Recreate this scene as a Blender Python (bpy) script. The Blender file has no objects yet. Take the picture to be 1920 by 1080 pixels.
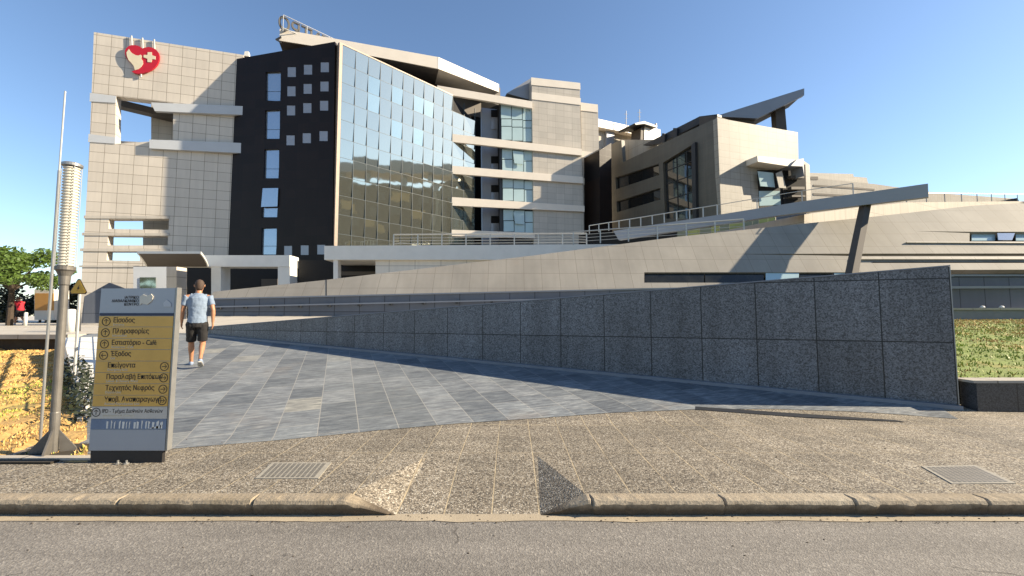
import bpy, bmesh, math, random
from math import radians, sin, cos, tan, pi
from mathutils import Vector, Matrix, noise
from mathutils.geometry import tessellate_polygon
random.seed(7)
S = bpy.context.scene
C = S.collection
# ---------------------------------------------------------------- camera
EYE = 1.42
F = 800.0
PITCH = math.atan(52/F)
cam_d = bpy.data.cameras.new('camera'); cam = bpy.data.objects.new('camera', cam_d); C.objects.link(cam)
cam.location = (0, 0, EYE); cam.rotation_euler = (pi/2+PITCH, 0, 0)
cam_d.sensor_width = 36; cam_d.lens = F/1920*36; cam_d.clip_start = 0.1; cam_d.clip_end = 6000
S.camera = cam
# ---------------------------------------------------------------- light
EL, AZ = 27.5, 0.0          # sun elevation; azimuth from +X towards +Y
w = bpy.data.worlds.new('World'); S.world = w; w.use_nodes = True
nt = w.node_tree; bg = nt.nodes['Background']
sky = nt.nodes.new('ShaderNodeTexSky'); sky.sky_type = 'NISHITA'; sky.sun_disc = False
sky.sun_elevation = radians(EL); sky.sun_rotation = radians(90-AZ); sky.altitude = 50; sky.air_density = 1.0; sky.dust_density = 0.35; sky.ozone_density = 3.0
nt.links.new(sky.outputs[0], bg.inputs[0]); bg.inputs[1].default_value = 0.084
sd = bpy.data.lights.new('sun', 'SUN'); sd.energy = 5.0; sd.angle = radians(0.53); sd.color = (1.0, 0.85, 0.63)
sun = bpy.data.objects.new('sun', sd); C.objects.link(sun)
sv = Vector((cos(radians(EL))*cos(radians(AZ)), cos(radians(EL))*sin(radians(AZ)), sin(radians(EL))))
sun.rotation_euler = sv.to_track_quat('Z', 'Y').to_euler(); sun.location = (60, 0, 60)
S.view_settings.view_transform = 'Standard'; S.view_settings.look = 'None'; S.view_settings.exposure = 1.3; S.view_settings.gamma = 1
S.cycles.caustics_reflective = False; S.cycles.caustics_refractive = False

# ---------------------------------------------------------------- materials
ALB = .70
def lin(c): return tuple(v*ALB for v in lin0(c))
def lin0(c):
    return tuple(((x/255)/12.92 if x/255 <= .04045 else ((x/255+.055)/1.055)**2.4) for x in c)
class NT:
    def __init__(s, name):
        s.m = bpy.data.materials.new(name); s.m.use_nodes = True; s.t = s.m.node_tree; s.b = s.t.nodes['Principled BSDF']
        s.tc = s.t.nodes.new('ShaderNodeTexCoord')
    def n(s, ty, **k):
        x = s.t.nodes.new(ty)
        for a, v in k.items():
            if isinstance(a, str) and hasattr(x, a): setattr(x, a, v)
        return x
    def l(s, a, b): s.t.links.new(a, b)
    def math(s, op, a, b=None, c=None):
        x = s.n('ShaderNodeMath', operation=op)
        for i, v in enumerate((a, b, c)):
            if v is None: continue
            if isinstance(v, (int, float)): x.inputs[i].default_value = v
            else: s.l(v, x.inputs[i])
        return x.outputs[0]
    def mix(s, f, a, b, mode='MIX'):
        x = s.n('ShaderNodeMix', data_type='RGBA', blend_type=mode)
        for i, v in ((0, f), (6, a), (7, b)):
            if isinstance(v, (int, float)): x.inputs[i].default_value = v
            elif isinstance(v, tuple): x.inputs[i].default_value = (*v[:3], 1)
            else: s.l(v, x.inputs[i])
        return x.outputs[2]
    def noise(s, scale, detail=4, vec=None, rough=.6):
        x = s.n('ShaderNodeTexNoise'); x.inputs['Scale'].default_value = scale; x.inputs['Detail'].default_value = detail; x.inputs['Roughness'].default_value = rough
        s.l(vec or s.tc.outputs['Object'], x.inputs['Vector']); return x.outputs['Fac']
    def ramp(s, fac, stops):
        x = s.n('ShaderNodeValToRGB'); e = x.color_ramp.elements
        while len(e) < len(stops): e.new(.5)
        for i, (p, c) in enumerate(stops): e[i].position = p; e[i].color = (*c[:3], 1)
        s.l(fac, x.inputs[0]); return x.outputs[0]
    def rng(s, v, a, b, c, d):
        x = s.n('ShaderNodeMapRange')
        s.l(v, x.inputs[0])
        for i, q in enumerate((a, b, c, d)): x.inputs[i+1].default_value = q
        return x.outputs[0]
    def bump(s, h, strength=.3, dist=.01):
        x = s.n('ShaderNodeBump'); x.inputs['Strength'].default_value = strength; x.inputs['Distance'].default_value = dist
        s.l(h, x.inputs['Height']); s.l(x.outputs[0], s.b.inputs['Normal'])
    def col(s, c):
        if isinstance(c, tuple): s.b.inputs['Base Color'].default_value = (*c[:3], 1)
        else: s.l(c, s.b.inputs['Base Color'])
    def set(s, rough=None, metal=None, spec=None):
        if rough is not None: s.b.inputs['Roughness'].default_value = rough
        if metal is not None: s.b.inputs['Metallic'].default_value = metal
        if spec is not None: s.b.inputs['Specular IOR Level'].default_value = spec

def plain(name, c, rough=.6, metal=0, var=.12, sc=6, bump=.0, bsc=60):
    m = NT(name); c = lin(c)
    n1 = m.noise(sc, 5)
    f = m.rng(n1, .3, .7, 1-var, 1+var)
    x = m.n('ShaderNodeVectorMath', operation='SCALE'); x.inputs[0].default_value = c; m.l(f, x.inputs['Scale'])
    m.l(x.outputs[0], m.b.inputs['Base Color']); m.set(rough, metal)
    if bump: m.bump(m.noise(bsc, 4), bump, .01)
    return m.m

def tiles(name, c, tw, th, joint=None, js=.012, var=.10, rough=.6, off=(0, 0), stagger=0, stain=.12, speck=0, speck_sc=300, bump=.15, swap=False, xy=False, metal=0, grain=None, rust=0, streak=.06):
    m = NT(name); c = lin(c); joint = lin(joint) if joint else tuple(v*.5 for v in c)
    sep = m.n('ShaderNodeSeparateXYZ'); m.l(m.tc.outputs['Object'], sep.inputs[0])
    a = m.math('ADD', sep.outputs[0], off[0]); b = m.math('ADD', sep.outputs[1 if xy else 2], off[1])
    cb = m.n('ShaderNodeCombineXYZ'); m.l(b if swap else a, cb.inputs[0]); m.l(a if swap else b, cb.inputs[1])
    br = m.n('ShaderNodeTexBrick'); br.offset = stagger; br.squash = 1; m.l(cb.outputs[0], br.inputs['Vector'])
    for k, v in (('Scale', 1), ('Mortar Size', js), ('Mortar Smooth', .1), ('Brick Width', tw), ('Row Height', th), ('Bias', 0)): br.inputs[k].default_value = v
    br.inputs['Color1'].default_value = (0, 0, 0, 1); br.inputs['Color2'].default_value = (1, 1, 1, 1); br.inputs['Mortar'].default_value = (.5, .5, .5, 1)
    t = m.rng(br.outputs['Color'], 0, 1, 1-var, 1+var)
    n1 = m.rng(m.noise(.35, 6), .3, .7, 1-stain, 1+stain)
    mp = m.n('ShaderNodeMapping'); mp.inputs['Scale'].default_value = (3.2, 3.2, .25) if not xy else (1.2, 1.2, 1.2); m.l(m.tc.outputs['Object'], mp.inputs[0])
    n2 = m.rng(m.noise(1.0, 6, mp.outputs[0]), .3, .7, 1-streak, 1+streak)
    f = m.math('MULTIPLY', m.math('MULTIPLY', t, n1), n2)
    base = c
    if speck:
        v = m.n('ShaderNodeTexVoronoi'); v.inputs['Scale'].default_value = speck_sc; m.l(m.tc.outputs['Object'], v.inputs[0])
        s2 = m.n('ShaderNodeSeparateColor'); m.l(v.outputs['Color'], s2.inputs[0])
        f = m.math('MULTIPLY', f, m.rng(s2.outputs[0], 0, 1, 1-speck, 1+speck))
    x = m.n('ShaderNodeVectorMath', operation='SCALE'); x.inputs[0].default_value = c; m.l(f, x.inputs['Scale'])
    o = x.outputs[0]
    if rust:
        rr = m.rng(m.noise(.9, 5), .58, .75, 0, rust)
        o = m.mix(rr, o, lin((165, 120, 75)))
    out = m.mix(br.outputs['Fac'], o, joint)
    m.col(out); m.set(rough, metal)
    if bump:
        h = m.math('SUBTRACT', m.math('MULTIPLY', m.noise(90, 3), .3), br.outputs['Fac'])
        m.bump(h, bump, .02)
    return m.m

M = {}
M['tower'] = tiles('beige_stone_cladding', (229, 219, 204), .98, .80, (142, 130, 112), js=.016, var=.05, rough=.45, stain=.05)
M['tower_big'] = tiles('beige_stone_cladding_wide', (211, 203, 190), 1.0, .68, (168, 158, 146), js=.013, var=.06, rough=.45, stain=.06)
M['band'] = plain('cream_metal_band', (255, 244, 228), .5, 0, .04, .8)
M['bandgrey'] = plain('pale_grey_metal_band', (212, 216, 220), .45, 0, .04, 1)
M['black'] = tiles('dark_slate_cladding', (42, 32, 28), 1.0, .8, (30, 28, 30), js=.012, var=.14, rough=.38, stain=.12)
M['black'].node_tree.nodes['Principled BSDF'].inputs['Specular IOR Level'].default_value = .18
M['frame'] = plain('dark_frame', (52, 54, 58), .5)
M['mull'] = plain('blue_grey_mullion', (62, 80, 92), .5, 0)
M['trim'] = plain('bronze_trim', (170, 150, 135), .5, .2)
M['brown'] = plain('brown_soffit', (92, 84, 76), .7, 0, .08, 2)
M['white'] = plain('white_paint', (250, 248, 240), .5, 0, .05, 1.5)
M['whitewall'] = tiles('white_wall_panels', (245, 238, 224), 1.6, .5, (170, 165, 155), js=.015, var=.03, rough=.5, stain=.05)
M['dark'] = plain('dark_interior', (22, 21, 22), .8)
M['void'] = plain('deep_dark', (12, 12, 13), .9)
M['concrete'] = tiles('weathered_concrete_cladding', (166, 160, 149), .9, .95, (134, 125, 113), js=.010, var=.03, rough=.75, stain=.16, streak=.06, rust=.10)
M['conc2'] = tiles('pale_concrete', (192, 184, 170), 1.2, 1.4, (130, 122, 110), js=.012, var=.05, rough=.7, stain=.1, streak=.1)
M['greybeam'] = plain('grey_metal_cladding', (156, 160, 168), .42, .1, .07, .5)
M['bluegrey'] = tiles('blue_grey_wall_panels', (104, 110, 122), 1.15, 1.6, (58, 62, 72), js=.02, var=.07, rough=.45, stain=.12)
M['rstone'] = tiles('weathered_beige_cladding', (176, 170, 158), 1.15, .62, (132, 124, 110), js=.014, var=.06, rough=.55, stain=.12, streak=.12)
M['rdark'] = tiles('shaded_beige_cladding', (108, 104, 94), 1.6, .62, (118, 110, 96), js=.018, var=.06, rough=.5, stain=.16, streak=.12)  # darkened cladding: shade of the block's left side put into the colour
M['wingwall'] = tiles('brown_wing_cladding', (122, 82, 40), 4, 3, (66, 46, 26), js=.12, var=.12, rough=.7, stain=.15)
M['granite'] = tiles('dark_speckled_granite', (112, 114, 118), .883, .99, (20, 20, 22), js=.009, var=.12, rough=.42, stain=.2, streak=.24, speck=.66, speck_sc=62, bump=.2, off=(0, -.02))
M['granite_plain'] = tiles('dark_granite_low', (78, 78, 80), 2.5, 2.0, (30, 30, 32), js=.01, var=.05, rough=.45, stain=.14, speck=.6, speck_sc=75)
M['steel'] = plain('galvanised_steel', (170, 170, 168), .38, .55, .1, 9)
M['steeld'] = plain('weathered_grey_steel', (122, 118, 112), .5, .3, .2, 7)
M['grate'] = plain('cast_grate', (172, 166, 152), .7, 0, .12, 20)
M['steelw'] = plain('painted_rail', (205, 205, 200), .4, .3, .05, 8)
M['strip'] = plain('grey_stone_strip', (138, 142, 150), .5, 0, .1, 3)
M['plaza'] = tiles('pale_plaza_paving', (206, 198, 184), .9, .9, (168, 160, 148), js=.01, var=.05, rough=.7, stain=.08, xy=True)
M['leaf'] = plain('green_leaves', (96, 122, 52), .5, 0, .5, 5)
M['leafd'] = plain('dark_green_leaves', (46, 54, 34), .6, 0, .4, 5)
M['bark'] = plain('bark', (74, 62, 50), .9, 0, .3, 12, .5)
M['soil'] = plain('dark_shrub_soil', (60, 52, 40), .95, 0, .4, 3)
M['black_rub'] = plain('black_base', (40, 37, 37), .6)
M['signgrey'] = plain('grey_sign_enamel', (186, 192, 200), .35, .1, .03, 3)
M['signgold'] = plain('gold_sign_film', (242, 192, 98), .42, .1, .08, 4)
M['signpale'] = plain('pale_sign_panel', (222, 216, 206), .45, .1, .05, 9)
M['navyp'] = plain('faded_blue_backing', (128, 146, 172), .6, 0, .15, 8)
M['navy'] = plain('navy_line', (44, 58, 88), .5)
M['ink'] = plain('dark_lettering', (66, 56, 46), .6)
M['inkw'] = plain('pale_lettering', (250, 240, 214), .6)
M['red'] = plain('red_enamel', (205, 26, 48), .45, 0, .05, 3)
M['cream'] = plain('cream_enamel', (238, 226, 196), .5, 0, .04, 3)
M['yellow'] = plain('yellow_warning_paint', (232, 186, 62), .5, 0, .05, 6)
M['orange'] = plain('orange_panel', (226, 170, 90), .5, 0, .04, 3)
M['skin'] = plain('skin', (196, 140, 104), .5, 0, .08, 14)
M['shirt'] = plain('grey_blue_cotton', (140, 158, 180), .85, 0, .10, 9, .3, 18)
M['shorts'] = plain('black_cotton', (34, 32, 32), .85, 0, .1, 9, .3, 22)
M['hair'] = plain('dark_hair', (84, 66, 54), .8, 0, .3, 60)
M['shoe'] = plain('white_blue_trainer', (150, 165, 190), .6, 0, .2, 20)
M['sole'] = plain('pale_sole', (205, 200, 190), .7)
M['redshirt'] = plain('red_cotton', (205, 36, 56), .8, 0, .1, 9)
M['opal'] = plain('cream_louvre_glass', (232, 226, 210), .3, 0, .04, 8)
M['cablack'] = plain('ladder_black', (30, 30, 30), .5)
def glass(name, c, rough=.03, metal=.9, wave=.006, wsc=.45):
    m = NT(name); m.col(lin0(c)); m.set(rough, metal); m.b.inputs['Specular IOR Level'].default_value = .6
    m.bump(m.noise(wsc, 2), 1.0, wave); return m.m
M['glass'] = glass('blue_mirror_glazing', (184, 188, 176))
M['glass2'] = glass('pale_mirror_glazing', (184, 198, 190), .08)
M['glassp'] = plain('pale_sky_reflection_glass', (196, 222, 226), .12, 0, .05, 1)  # sky reflected in the panes, painted as a flat pale colour
M['glassk'] = plain('dark_tree_reflection_pane', (44, 44, 38), .12, 0, .6, 1.2)  # tree reflection painted into a dark mottled colour
M['glassd'] = glass('dark_glazing', (92, 92, 90), .03, .85)
M['glassb'] = glass('blue_window_glass', (170, 180, 190), .12, .7)
M['glassg'] = plain('grey_square_pane', (176, 178, 184), .25, .2, .04, 2)
M['frit'] = plain('yellow_green_panel', (176, 178, 92), .4, 0, .12, 1)
M['frit2'] = plain('olive_grey_panel', (138, 140, 108), .4, 0, .12, 1)

# slate paving
m = NT('slate_paving')
sep = m.n('ShaderNodeSeparateXYZ'); m.l(m.tc.outputs['Object'], sep.inputs[0])
cb = m.n('ShaderNodeCombineXYZ'); m.l(sep.outputs[1], cb.inputs[0]); m.l(sep.outputs[0], cb.inputs[1])
br = m.n('ShaderNodeTexBrick'); br.offset = .37; br.offset_frequency = 2; m.l(cb.outputs[0], br.inputs['Vector'])
for k, v in (('Scale', 1), ('Mortar Size', .006), ('Mortar Smooth', .1), ('Brick Width', .62), ('Row Height', .47)): br.inputs[k].default_value = v
br.inputs['Color1'].default_value = (0, 0, 0, 1); br.inputs['Color2'].default_value = (1, 1, 1, 1)
tone = m.ramp(br.outputs['Color'], [(0, lin((98, 103, 108))), (.4, lin((114, 119, 123))), (.75, lin((126, 130, 133))), (.94, lin((130, 135, 138))), (1, lin((144, 143, 136)))])
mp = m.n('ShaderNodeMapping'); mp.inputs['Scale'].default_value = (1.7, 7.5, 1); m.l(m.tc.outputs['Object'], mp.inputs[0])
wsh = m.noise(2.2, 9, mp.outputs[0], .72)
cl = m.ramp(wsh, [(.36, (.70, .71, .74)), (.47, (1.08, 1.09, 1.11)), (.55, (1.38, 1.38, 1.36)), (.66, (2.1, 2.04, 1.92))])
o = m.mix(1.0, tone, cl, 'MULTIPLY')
rn = m.rng(m.noise(.7, 4), .6, .78, 0, .35)
o = m.mix(rn, o, lin((158, 136, 112)))
o = m.mix(br.outputs['Fac'], o, lin((168, 166, 160)))
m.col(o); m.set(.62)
m.bump(m.math('SUBTRACT', wsh, br.outputs['Fac']), .35, .01); M['slate'] = m.m
# exposed aggregate tiles
m = NT('exposed_aggregate_paving')
v = m.n('ShaderNodeTexVoronoi'); v.inputs['Scale'].default_value = 85; m.l(m.tc.outputs['Object'], v.inputs[0])
s2 = m.n('ShaderNodeSeparateColor'); m.l(v.outputs['Color'], s2.inputs[0])
peb = m.ramp(s2.outputs[0], [(0, lin((84, 77, 68))), (.3, lin((132, 121, 105))), (.6, lin((164, 152, 133))), (.85, lin((190, 180, 160))), (1, lin((216, 208, 192)))])
edge = m.rng(v.outputs['Distance'], .35, .75, 1, .62)
x = m.n('ShaderNodeVectorMath', operation='SCALE'); m.l(peb, x.inputs[0]); m.l(edge, x.inputs['Scale'])
mpp = m.n('ShaderNodeMapping'); mpp.inputs['Scale'].default_value = (.5, 2.2, 1); m.l(m.tc.outputs['Object'], mpp.inputs[0])
st = m.math('MULTIPLY', m.rng(m.noise(.9, 6), .3, .7, .8, 1.16), m.rng(m.noise(1.6, 6, mpp.outputs[0]), .32, .68, .8, 1.18))
x2 = m.n('ShaderNodeVectorMath', operation='SCALE'); m.l(x.outputs[0], x2.inputs[0]); m.l(st, x2.inputs['Scale'])
br = m.n('ShaderNodeTexBrick'); br.offset = 0; m.l(m.tc.outputs['Object'], br.inputs['Vector'])
for k, vv in (('Scale', 1), ('Mortar Size', .007), ('Mortar Smooth', .3), ('Brick Width', .37), ('Row Height', 1.11)): br.inputs[k].default_value = vv
br.inputs['Color1'].default_value = (0, 0, 0, 1); br.inputs['Color2'].default_value = (1, 1, 1, 1)
x3 = m.n('ShaderNodeVectorMath', operation='SCALE'); m.l(x2.outputs[0], x3.inputs[0]); m.l(m.rng(br.outputs['Color'], 0, 1, .9, 1.1), x3.inputs['Scale'])
jn = m.rng(m.noise(1.7, 4), .35, .55, .25, 1.0)
o = m.mix(m.math('MULTIPLY', br.outputs['Fac'], jn), x3.outputs[0], lin((186, 170, 140)))
m.col(o); m.set(.8); m.bump(m.math('SUBTRACT', m.math('MULTIPLY', v.outputs['Distance'], -1), br.outputs['Fac']), .6, .006); M['aggregate'] = m.m
# asphalt
m = NT('asphalt')
v = m.n('ShaderNodeTexVoronoi'); v.inputs['Scale'].default_value = 95; m.l(m.tc.outputs['Object'], v.inputs[0])
s2 = m.n('ShaderNodeSeparateColor'); m.l(v.outputs['Color'], s2.inputs[0])
a = m.ramp(s2.outputs[1], [(0, lin((118, 113, 107))), (.5, lin((136, 131, 124))), (.9, lin((150, 145, 137))), (1, lin((172, 166, 156)))])
mp = m.n('ShaderNodeMapping'); mp.inputs['Scale'].default_value = (.35, 2.0, 1); m.l(m.tc.outputs['Object'], mp.inputs[0])
st = m.rng(m.noise(1.6, 7, mp.outputs[0]), .3, .7, .8, 1.16)
x = m.n('ShaderNodeVectorMath', operation='SCALE'); m.l(a, x.inputs[0]); m.l(st, x.inputs['Scale'])
sp = m.rng(m.noise(5.5, 2), .74, .78, 0, .6)
ve = m.n('ShaderNodeTexVoronoi', feature='DISTANCE_TO_EDGE'); ve.inputs['Scale'].default_value = .6
wv = m.n('ShaderNodeTexNoise'); wv.inputs['Scale'].default_value = 2.5; wv.inputs['Detail'].default_value = 6; m.l(m.tc.outputs['Object'], wv.inputs['Vector'])
av = m.n('ShaderNodeVectorMath', operation='MULTIPLY_ADD'); m.l(wv.outputs['Color'], av.inputs[0]); av.inputs[1].default_value = (.5, .5, 0); m.l(m.tc.outputs['Object'], av.inputs[2]); m.l(av.outputs[0], ve.inputs['Vector'])
ck = m.math('MULTIPLY', m.rng(ve.outputs['Distance'], .002, .007, .7, 0), m.rng(m.noise(.6, 3), .5, .56, 0, 1))
c1 = m.mix(sp, x.outputs[0], lin((60, 58, 58)))
m.col(m.mix(ck, c1, lin((62, 58, 54)))); m.set(.85); m.bump(v.outputs['Distance'], .5, .005); M['asphalt'] = m.m
# kerb stone
m = NT('worn_kerb_concrete')
n1 = m.noise(1.3, 8); n2 = m.noise(38, 3)
a = m.ramp(n1, [(.3, lin((142, 128, 104))), (.5, lin((172, 158, 136))), (.7, lin((190, 178, 156)))])
x = m.n('ShaderNodeVectorMath', operation='SCALE'); m.l(a, x.inputs[0]); m.l(m.rng(n2, .3, .7, .75, 1.18), x.inputs['Scale'])
geo = m.n('ShaderNodeNewGeometry'); sg = m.n('ShaderNodeSeparateXYZ'); m.l(m.tc.outputs['Object'], sg.inputs[0])
grime = m.rng(m.math('ADD', sg.outputs[2], m.math('MULTIPLY', m.noise(7, 5), .09)), -.03, .02, 1, 0)
m.col(m.mix(m.math('MULTIPLY', grime, .85), x.outputs[0], lin((78, 66, 52)))); m.set(.9); m.bump(m.noise(50, 5), .6, .01); M['kerb'] = m.m
M['gutter'] = plain('pale_gutter_concrete', (184, 170, 146), .9, 0, .14, 2.5, .3)
def grassmat(name, dry, green, dk, thr):
    m = NT(name)
    n1 = m.noise(.55, 5); n2 = m.noise(9, 5)
    a = m.mix(m.rng(n1, thr-.06, thr+.08, 0, 1), lin(dry), lin(green))
    b = m.mix(m.rng(n2, .35, .62, .75, 0), a, lin(dk))
    m.col(b); m.set(.9); m.bump(n2, .6, .05); return m.m
M['dry'] = grassmat('dry_grass', (210, 172, 106), (160, 156, 84), (160, 126, 76), .60)
M['green'] = grassmat('patchy_grass', (196, 172, 100), (136, 158, 62), (110, 112, 54), .34)
M['blade_dry'] = plain('straw_blades', (226, 186, 114), .7, 0, .3, 2)
M['blade_green'] = plain('green_blades', (172, 186, 78), .6, 0, .4, 1)

# ---------------------------------------------------------------- geometry helpers
WM = {}
def ray(px, py):
    u = (px-960)/F; v = (540-py)/F
    return Vector((u, cos(PITCH)-v*sin(PITCH), sin(PITCH)+v*cos(PITCH)))
EYEV = Vector((0, 0, EYE))
def onz(px, py, z=0.0):
    d = ray(px, py); return EYEV + d*((z-EYE)/d.z)
def height(x, y):
    return min(max(-.0119*x+.1025*y-.566, 0), .86)
def onh(px, py):
    d = ray(px, py); lo, hi = 1.0, 400.0
    for _ in range(50):
        m_ = (lo+hi)/2; p = EYEV+d*m_
        if p.z > height(p.x, p.y): lo = m_
        else: hi = m_
    return EYEV+d*lo
def link(name, me, mat, parent=None, mat_world=None):
    o = bpy.data.objects.new(name, me)
    if mat is not None and not me.materials: me.materials.append(mat)
    C.objects.link(o)
    mw = mat_world or Matrix.Identity(4)
    WM[o] = mw
    if parent is not None:
        o.parent = parent; o.matrix_basis = WM[parent].inverted() @ mw
    else: o.matrix_basis = mw
    return o
def tag(o, label=None, cat=None, group=None, kind=None):
    if label: o['label'] = label
    if cat: o['category'] = cat
    if group: o['group'] = group
    if kind: o['kind'] = kind
    return o
def thing(name, label, cat, loc, group=None):
    o = bpy.data.objects.new(name, None); C.objects.link(o); o.empty_display_size = .3
    WM[o] = Matrix.Translation(Vector(loc)); o.matrix_basis = WM[o]
    return tag(o, label, cat, group)
def mesh(name, v, f):
    me = bpy.data.meshes.new(name); me.from_pydata([tuple(p) for p in v], [], f); me.validate(); me.update(); return me
class MB:
    def __init__(s): s.v = []; s.f = []
    def add(s, v, f):
        n = len(s.v); s.v += [Vector(p) for p in v]; s.f += [tuple(i+n for i in q) for q in f]
    def box(s, a, b):
        x0, y0, z0 = a; x1, y1, z1 = b
        s.add([(x0, y0, z0), (x1, y0, z0), (x1, y1, z0), (x0, y1, z0), (x0, y0, z1), (x1, y0, z1), (x1, y1, z1), (x0, y1, z1)],
              [(0, 3, 2, 1), (4, 5, 6, 7), (0, 1, 5, 4), (1, 2, 6, 5), (2, 3, 7, 6), (3, 0, 4, 7)])
    def tube(s, p, q, r0, r1=None, n=10):
        p = Vector(p); q = Vector(q); r1 = r0 if r1 is None else r1
        d = (q-p).normalized(); a = d.orthogonal().normalized(); b = d.cross(a)
        vs = [p+(a*cos(2*pi*i/n)+b*sin(2*pi*i/n))*r0 for i in range(n)]+[q+(a*cos(2*pi*i/n)+b*sin(2*pi*i/n))*r1 for i in range(n)]
        s.add(vs, [(i, (i+1) % n, n+(i+1) % n, n+i) for i in range(n)]+[tuple(range(n-1, -1, -1)), tuple(range(n, 2*n))])
    def lathe(s, base, prof, n=20):
        base = Vector(base); vs = []
        for (r, z) in prof: vs += [base+Vector((r*cos(2*pi*i/n), r*sin(2*pi*i/n), z)) for i in range(n)]
        fs = []
        for k in range(len(prof)-1): fs += [(k*n+i, k*n+(i+1) % n, (k+1)*n+(i+1) % n, (k+1)*n+i) for i in range(n)]
        fs += [tuple(range(n-1, -1, -1)), tuple(range((len(prof)-1)*n, len(prof)*n))]
        s.add(vs, fs)
    def loft(s, rings, n=14):
        # ring: (centre, rx, ry, zdir)
        vs = []
        for (c, rx, ry, d) in rings:
            c = Vector(c); d = Vector(d).normalized(); a = Vector((1, 0, 0)); a = (a-d*a.dot(d))
            if a.length < .1: a = Vector((0, 1, 0))-d*d.y
            a.normalize(); b = d.cross(a)
            vs += [c+a*cos(2*pi*i/n)*rx+b*sin(2*pi*i/n)*ry for i in range(n)]
        fs = []
        for k in range(len(rings)-1): fs += [(k*n+i, k*n+(i+1) % n, (k+1)*n+(i+1) % n, (k+1)*n+i) for i in range(n)]
        fs += [tuple(range(n-1, -1, -1)), tuple(range((len(rings)-1)*n, len(rings)*n))]
        s.add(vs, fs)
    def build(s, name, mat, parent=None, mw=None, smooth=False):
        if mw is None and parent is not None: # verts given in world
            o = link(name, mesh(name, s.v, s.f), mat, parent, Matrix.Identity(4))
        else: o = link(name, mesh(name, s.v, s.f), mat, parent, mw)
        if smooth:
            for p in o.data.polygons: p.use_smooth = True
        return o

def prism(loops, y0, y1):
    """loops of (x,z); outer first. y0 front, y1 back."""
    lp = [list(l) for l in loops]
    # orientation: outer CCW, holes CW
    def area(l): return sum(l[i][0]*l[(i+1) % len(l)][1]-l[(i+1) % len(l)][0]*l[i][1] for i in range(len(l)))/2
    for i, l in enumerate(lp):
        if (area(l) < 0) == (i == 0): l.reverse()
    flat = [p for l in lp for p in l]
    tris = tessellate_polygon([[Vector((p[0], p[1], 0)) for p in l] for l in lp])
    n = len(flat); V = [(p[0], y0, p[1]) for p in flat]+[(p[0], y1, p[1]) for p in flat]; Fc = []
    for t in tris:
        a, b, c = t
        ar = (flat[b][0]-flat[a][0])*(flat[c][1]-flat[a][1])-(flat[c][0]-flat[a][0])*(flat[b][1]-flat[a][1])
        if abs(ar) < 1e-9: continue
        if ar < 0: a, b, c = a, c, b
        Fc.append((a, b, c)); Fc.append((c+n, b+n, a+n))
    k = 0
    for l in lp:
        m_ = len(l)
        for i in range(m_):
            a, b = k+i, k+(i+1) % m_; Fc.append((b, a, a+n, b+n))
        k += m_
    return V, Fc

class Face:
    def __init__(s, p0, d, lean=0.0, z0=0.0):
        s.o = Vector((p0[0], p0[1], z0)); s.u = Vector((d[0], d[1], 0)).normalized()
        back = Vector((-s.u.y, s.u.x, 0)); up = Vector((0, 0, 1))
        s.n = (back*cos(lean)-up*sin(lean)).normalized(); s.v = (up*cos(lean)+back*sin(lean)).normalized()
        s.M = Matrix(((s.u.x, s.n.x, s.v.x, s.o.x), (s.u.y, s.n.y, s.v.y, s.o.y), (s.u.z, s.n.z, s.v.z, s.o.z), (0, 0, 0, 1)))
    @staticmethod
    def vp(px, Y, xv, lean=0, z0=0):
        k = 801.7
        return Face(((px-960)/k*Y, Y), (xv-960, k) if xv > 960 else (960-xv, -k), lean, z0)
    def w(s, px, py, d=0.0):
        r = ray(px, py); return EYEV+r*((s.o+s.n*d-EYEV).dot(s.n)/r.dot(s.n))
    def l(s, px, py, d=0.0):
        q = s.w(px, py, d)-s.o; return (q.dot(s.u), q.dot(s.v))
    def world(s, x, y, z): return s.o+s.u*x+s.n*y+s.v*z
    def panel(s, name, loops, d0, d1, mat, parent=None):
        if not isinstance(loops[0][0], (tuple, list)): loops = [loops]
        V, Fc = prism([[s.l(p[0], p[1], d0) for p in l] for l in loops], d0, d1)
        return link(name, mesh(name, V, Fc), mat, parent, s.M)
    def panels(s, name, polys, d0, d1, mat, parent=None):
        for l in polys: o = s.panel(name, l, d0, d1, mat, parent)
        return o
    def loc(s, name, loops, d0, d1, mat, parent=None):
        if not isinstance(loops[0][0], (tuple, list)): loops = [loops]
        V, Fc = prism(loops, d0, d1); return link(name, mesh(name, V, Fc), mat, parent, s.M)

def quad(x0, y0, x1, y1): return [(x0, y0), (x1, y0), (x1, y1), (x0, y1)]
def sheet(name, poly, zf, mat, cuts=(), mw=None, grid=0):
    bm = bmesh.new(); bm.faces.new([bm.verts.new((p[0], p[1], 0)) for p in poly])
    allc = list(cuts)
    if grid:
        xs = [p[0] for p in poly]; ys = [p[1] for p in poly]
        g = min(xs)
        while g < max(xs): allc.append(((g, 0, 0), (1, 0, 0))); g += grid
        g = min(ys)
        while g < max(ys): allc.append(((0, g, 0), (0, 1, 0))); g += grid
    for co, no in allc:
        bmesh.ops.bisect_plane(bm, geom=bm.verts[:]+bm.edges[:]+bm.faces[:], plane_co=co, plane_no=no, dist=1e-5)
    bmesh.ops.triangulate(bm, faces=bm.faces[:])
    for v in bm.verts: v.co.z = zf(v.co.x, v.co.y)
    bm.normal_update()
    for f in bm.faces:
        if f.normal.z < 0: f.normal_flip()
    if mw is not None:
        inv = mw.inverted()
        bmesh.ops.transform(bm, matrix=inv, verts=bm.verts[:])
    me = bpy.data.meshes.new(name); bm.to_mesh(me); bm.free()
    return link(name, me, mat, None, mw)
KINK = [((0, 5.522, 0), (-.0119, .1025, 0)), ((0, 13.91, 0), (-.0119, .1025, 0))]

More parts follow.
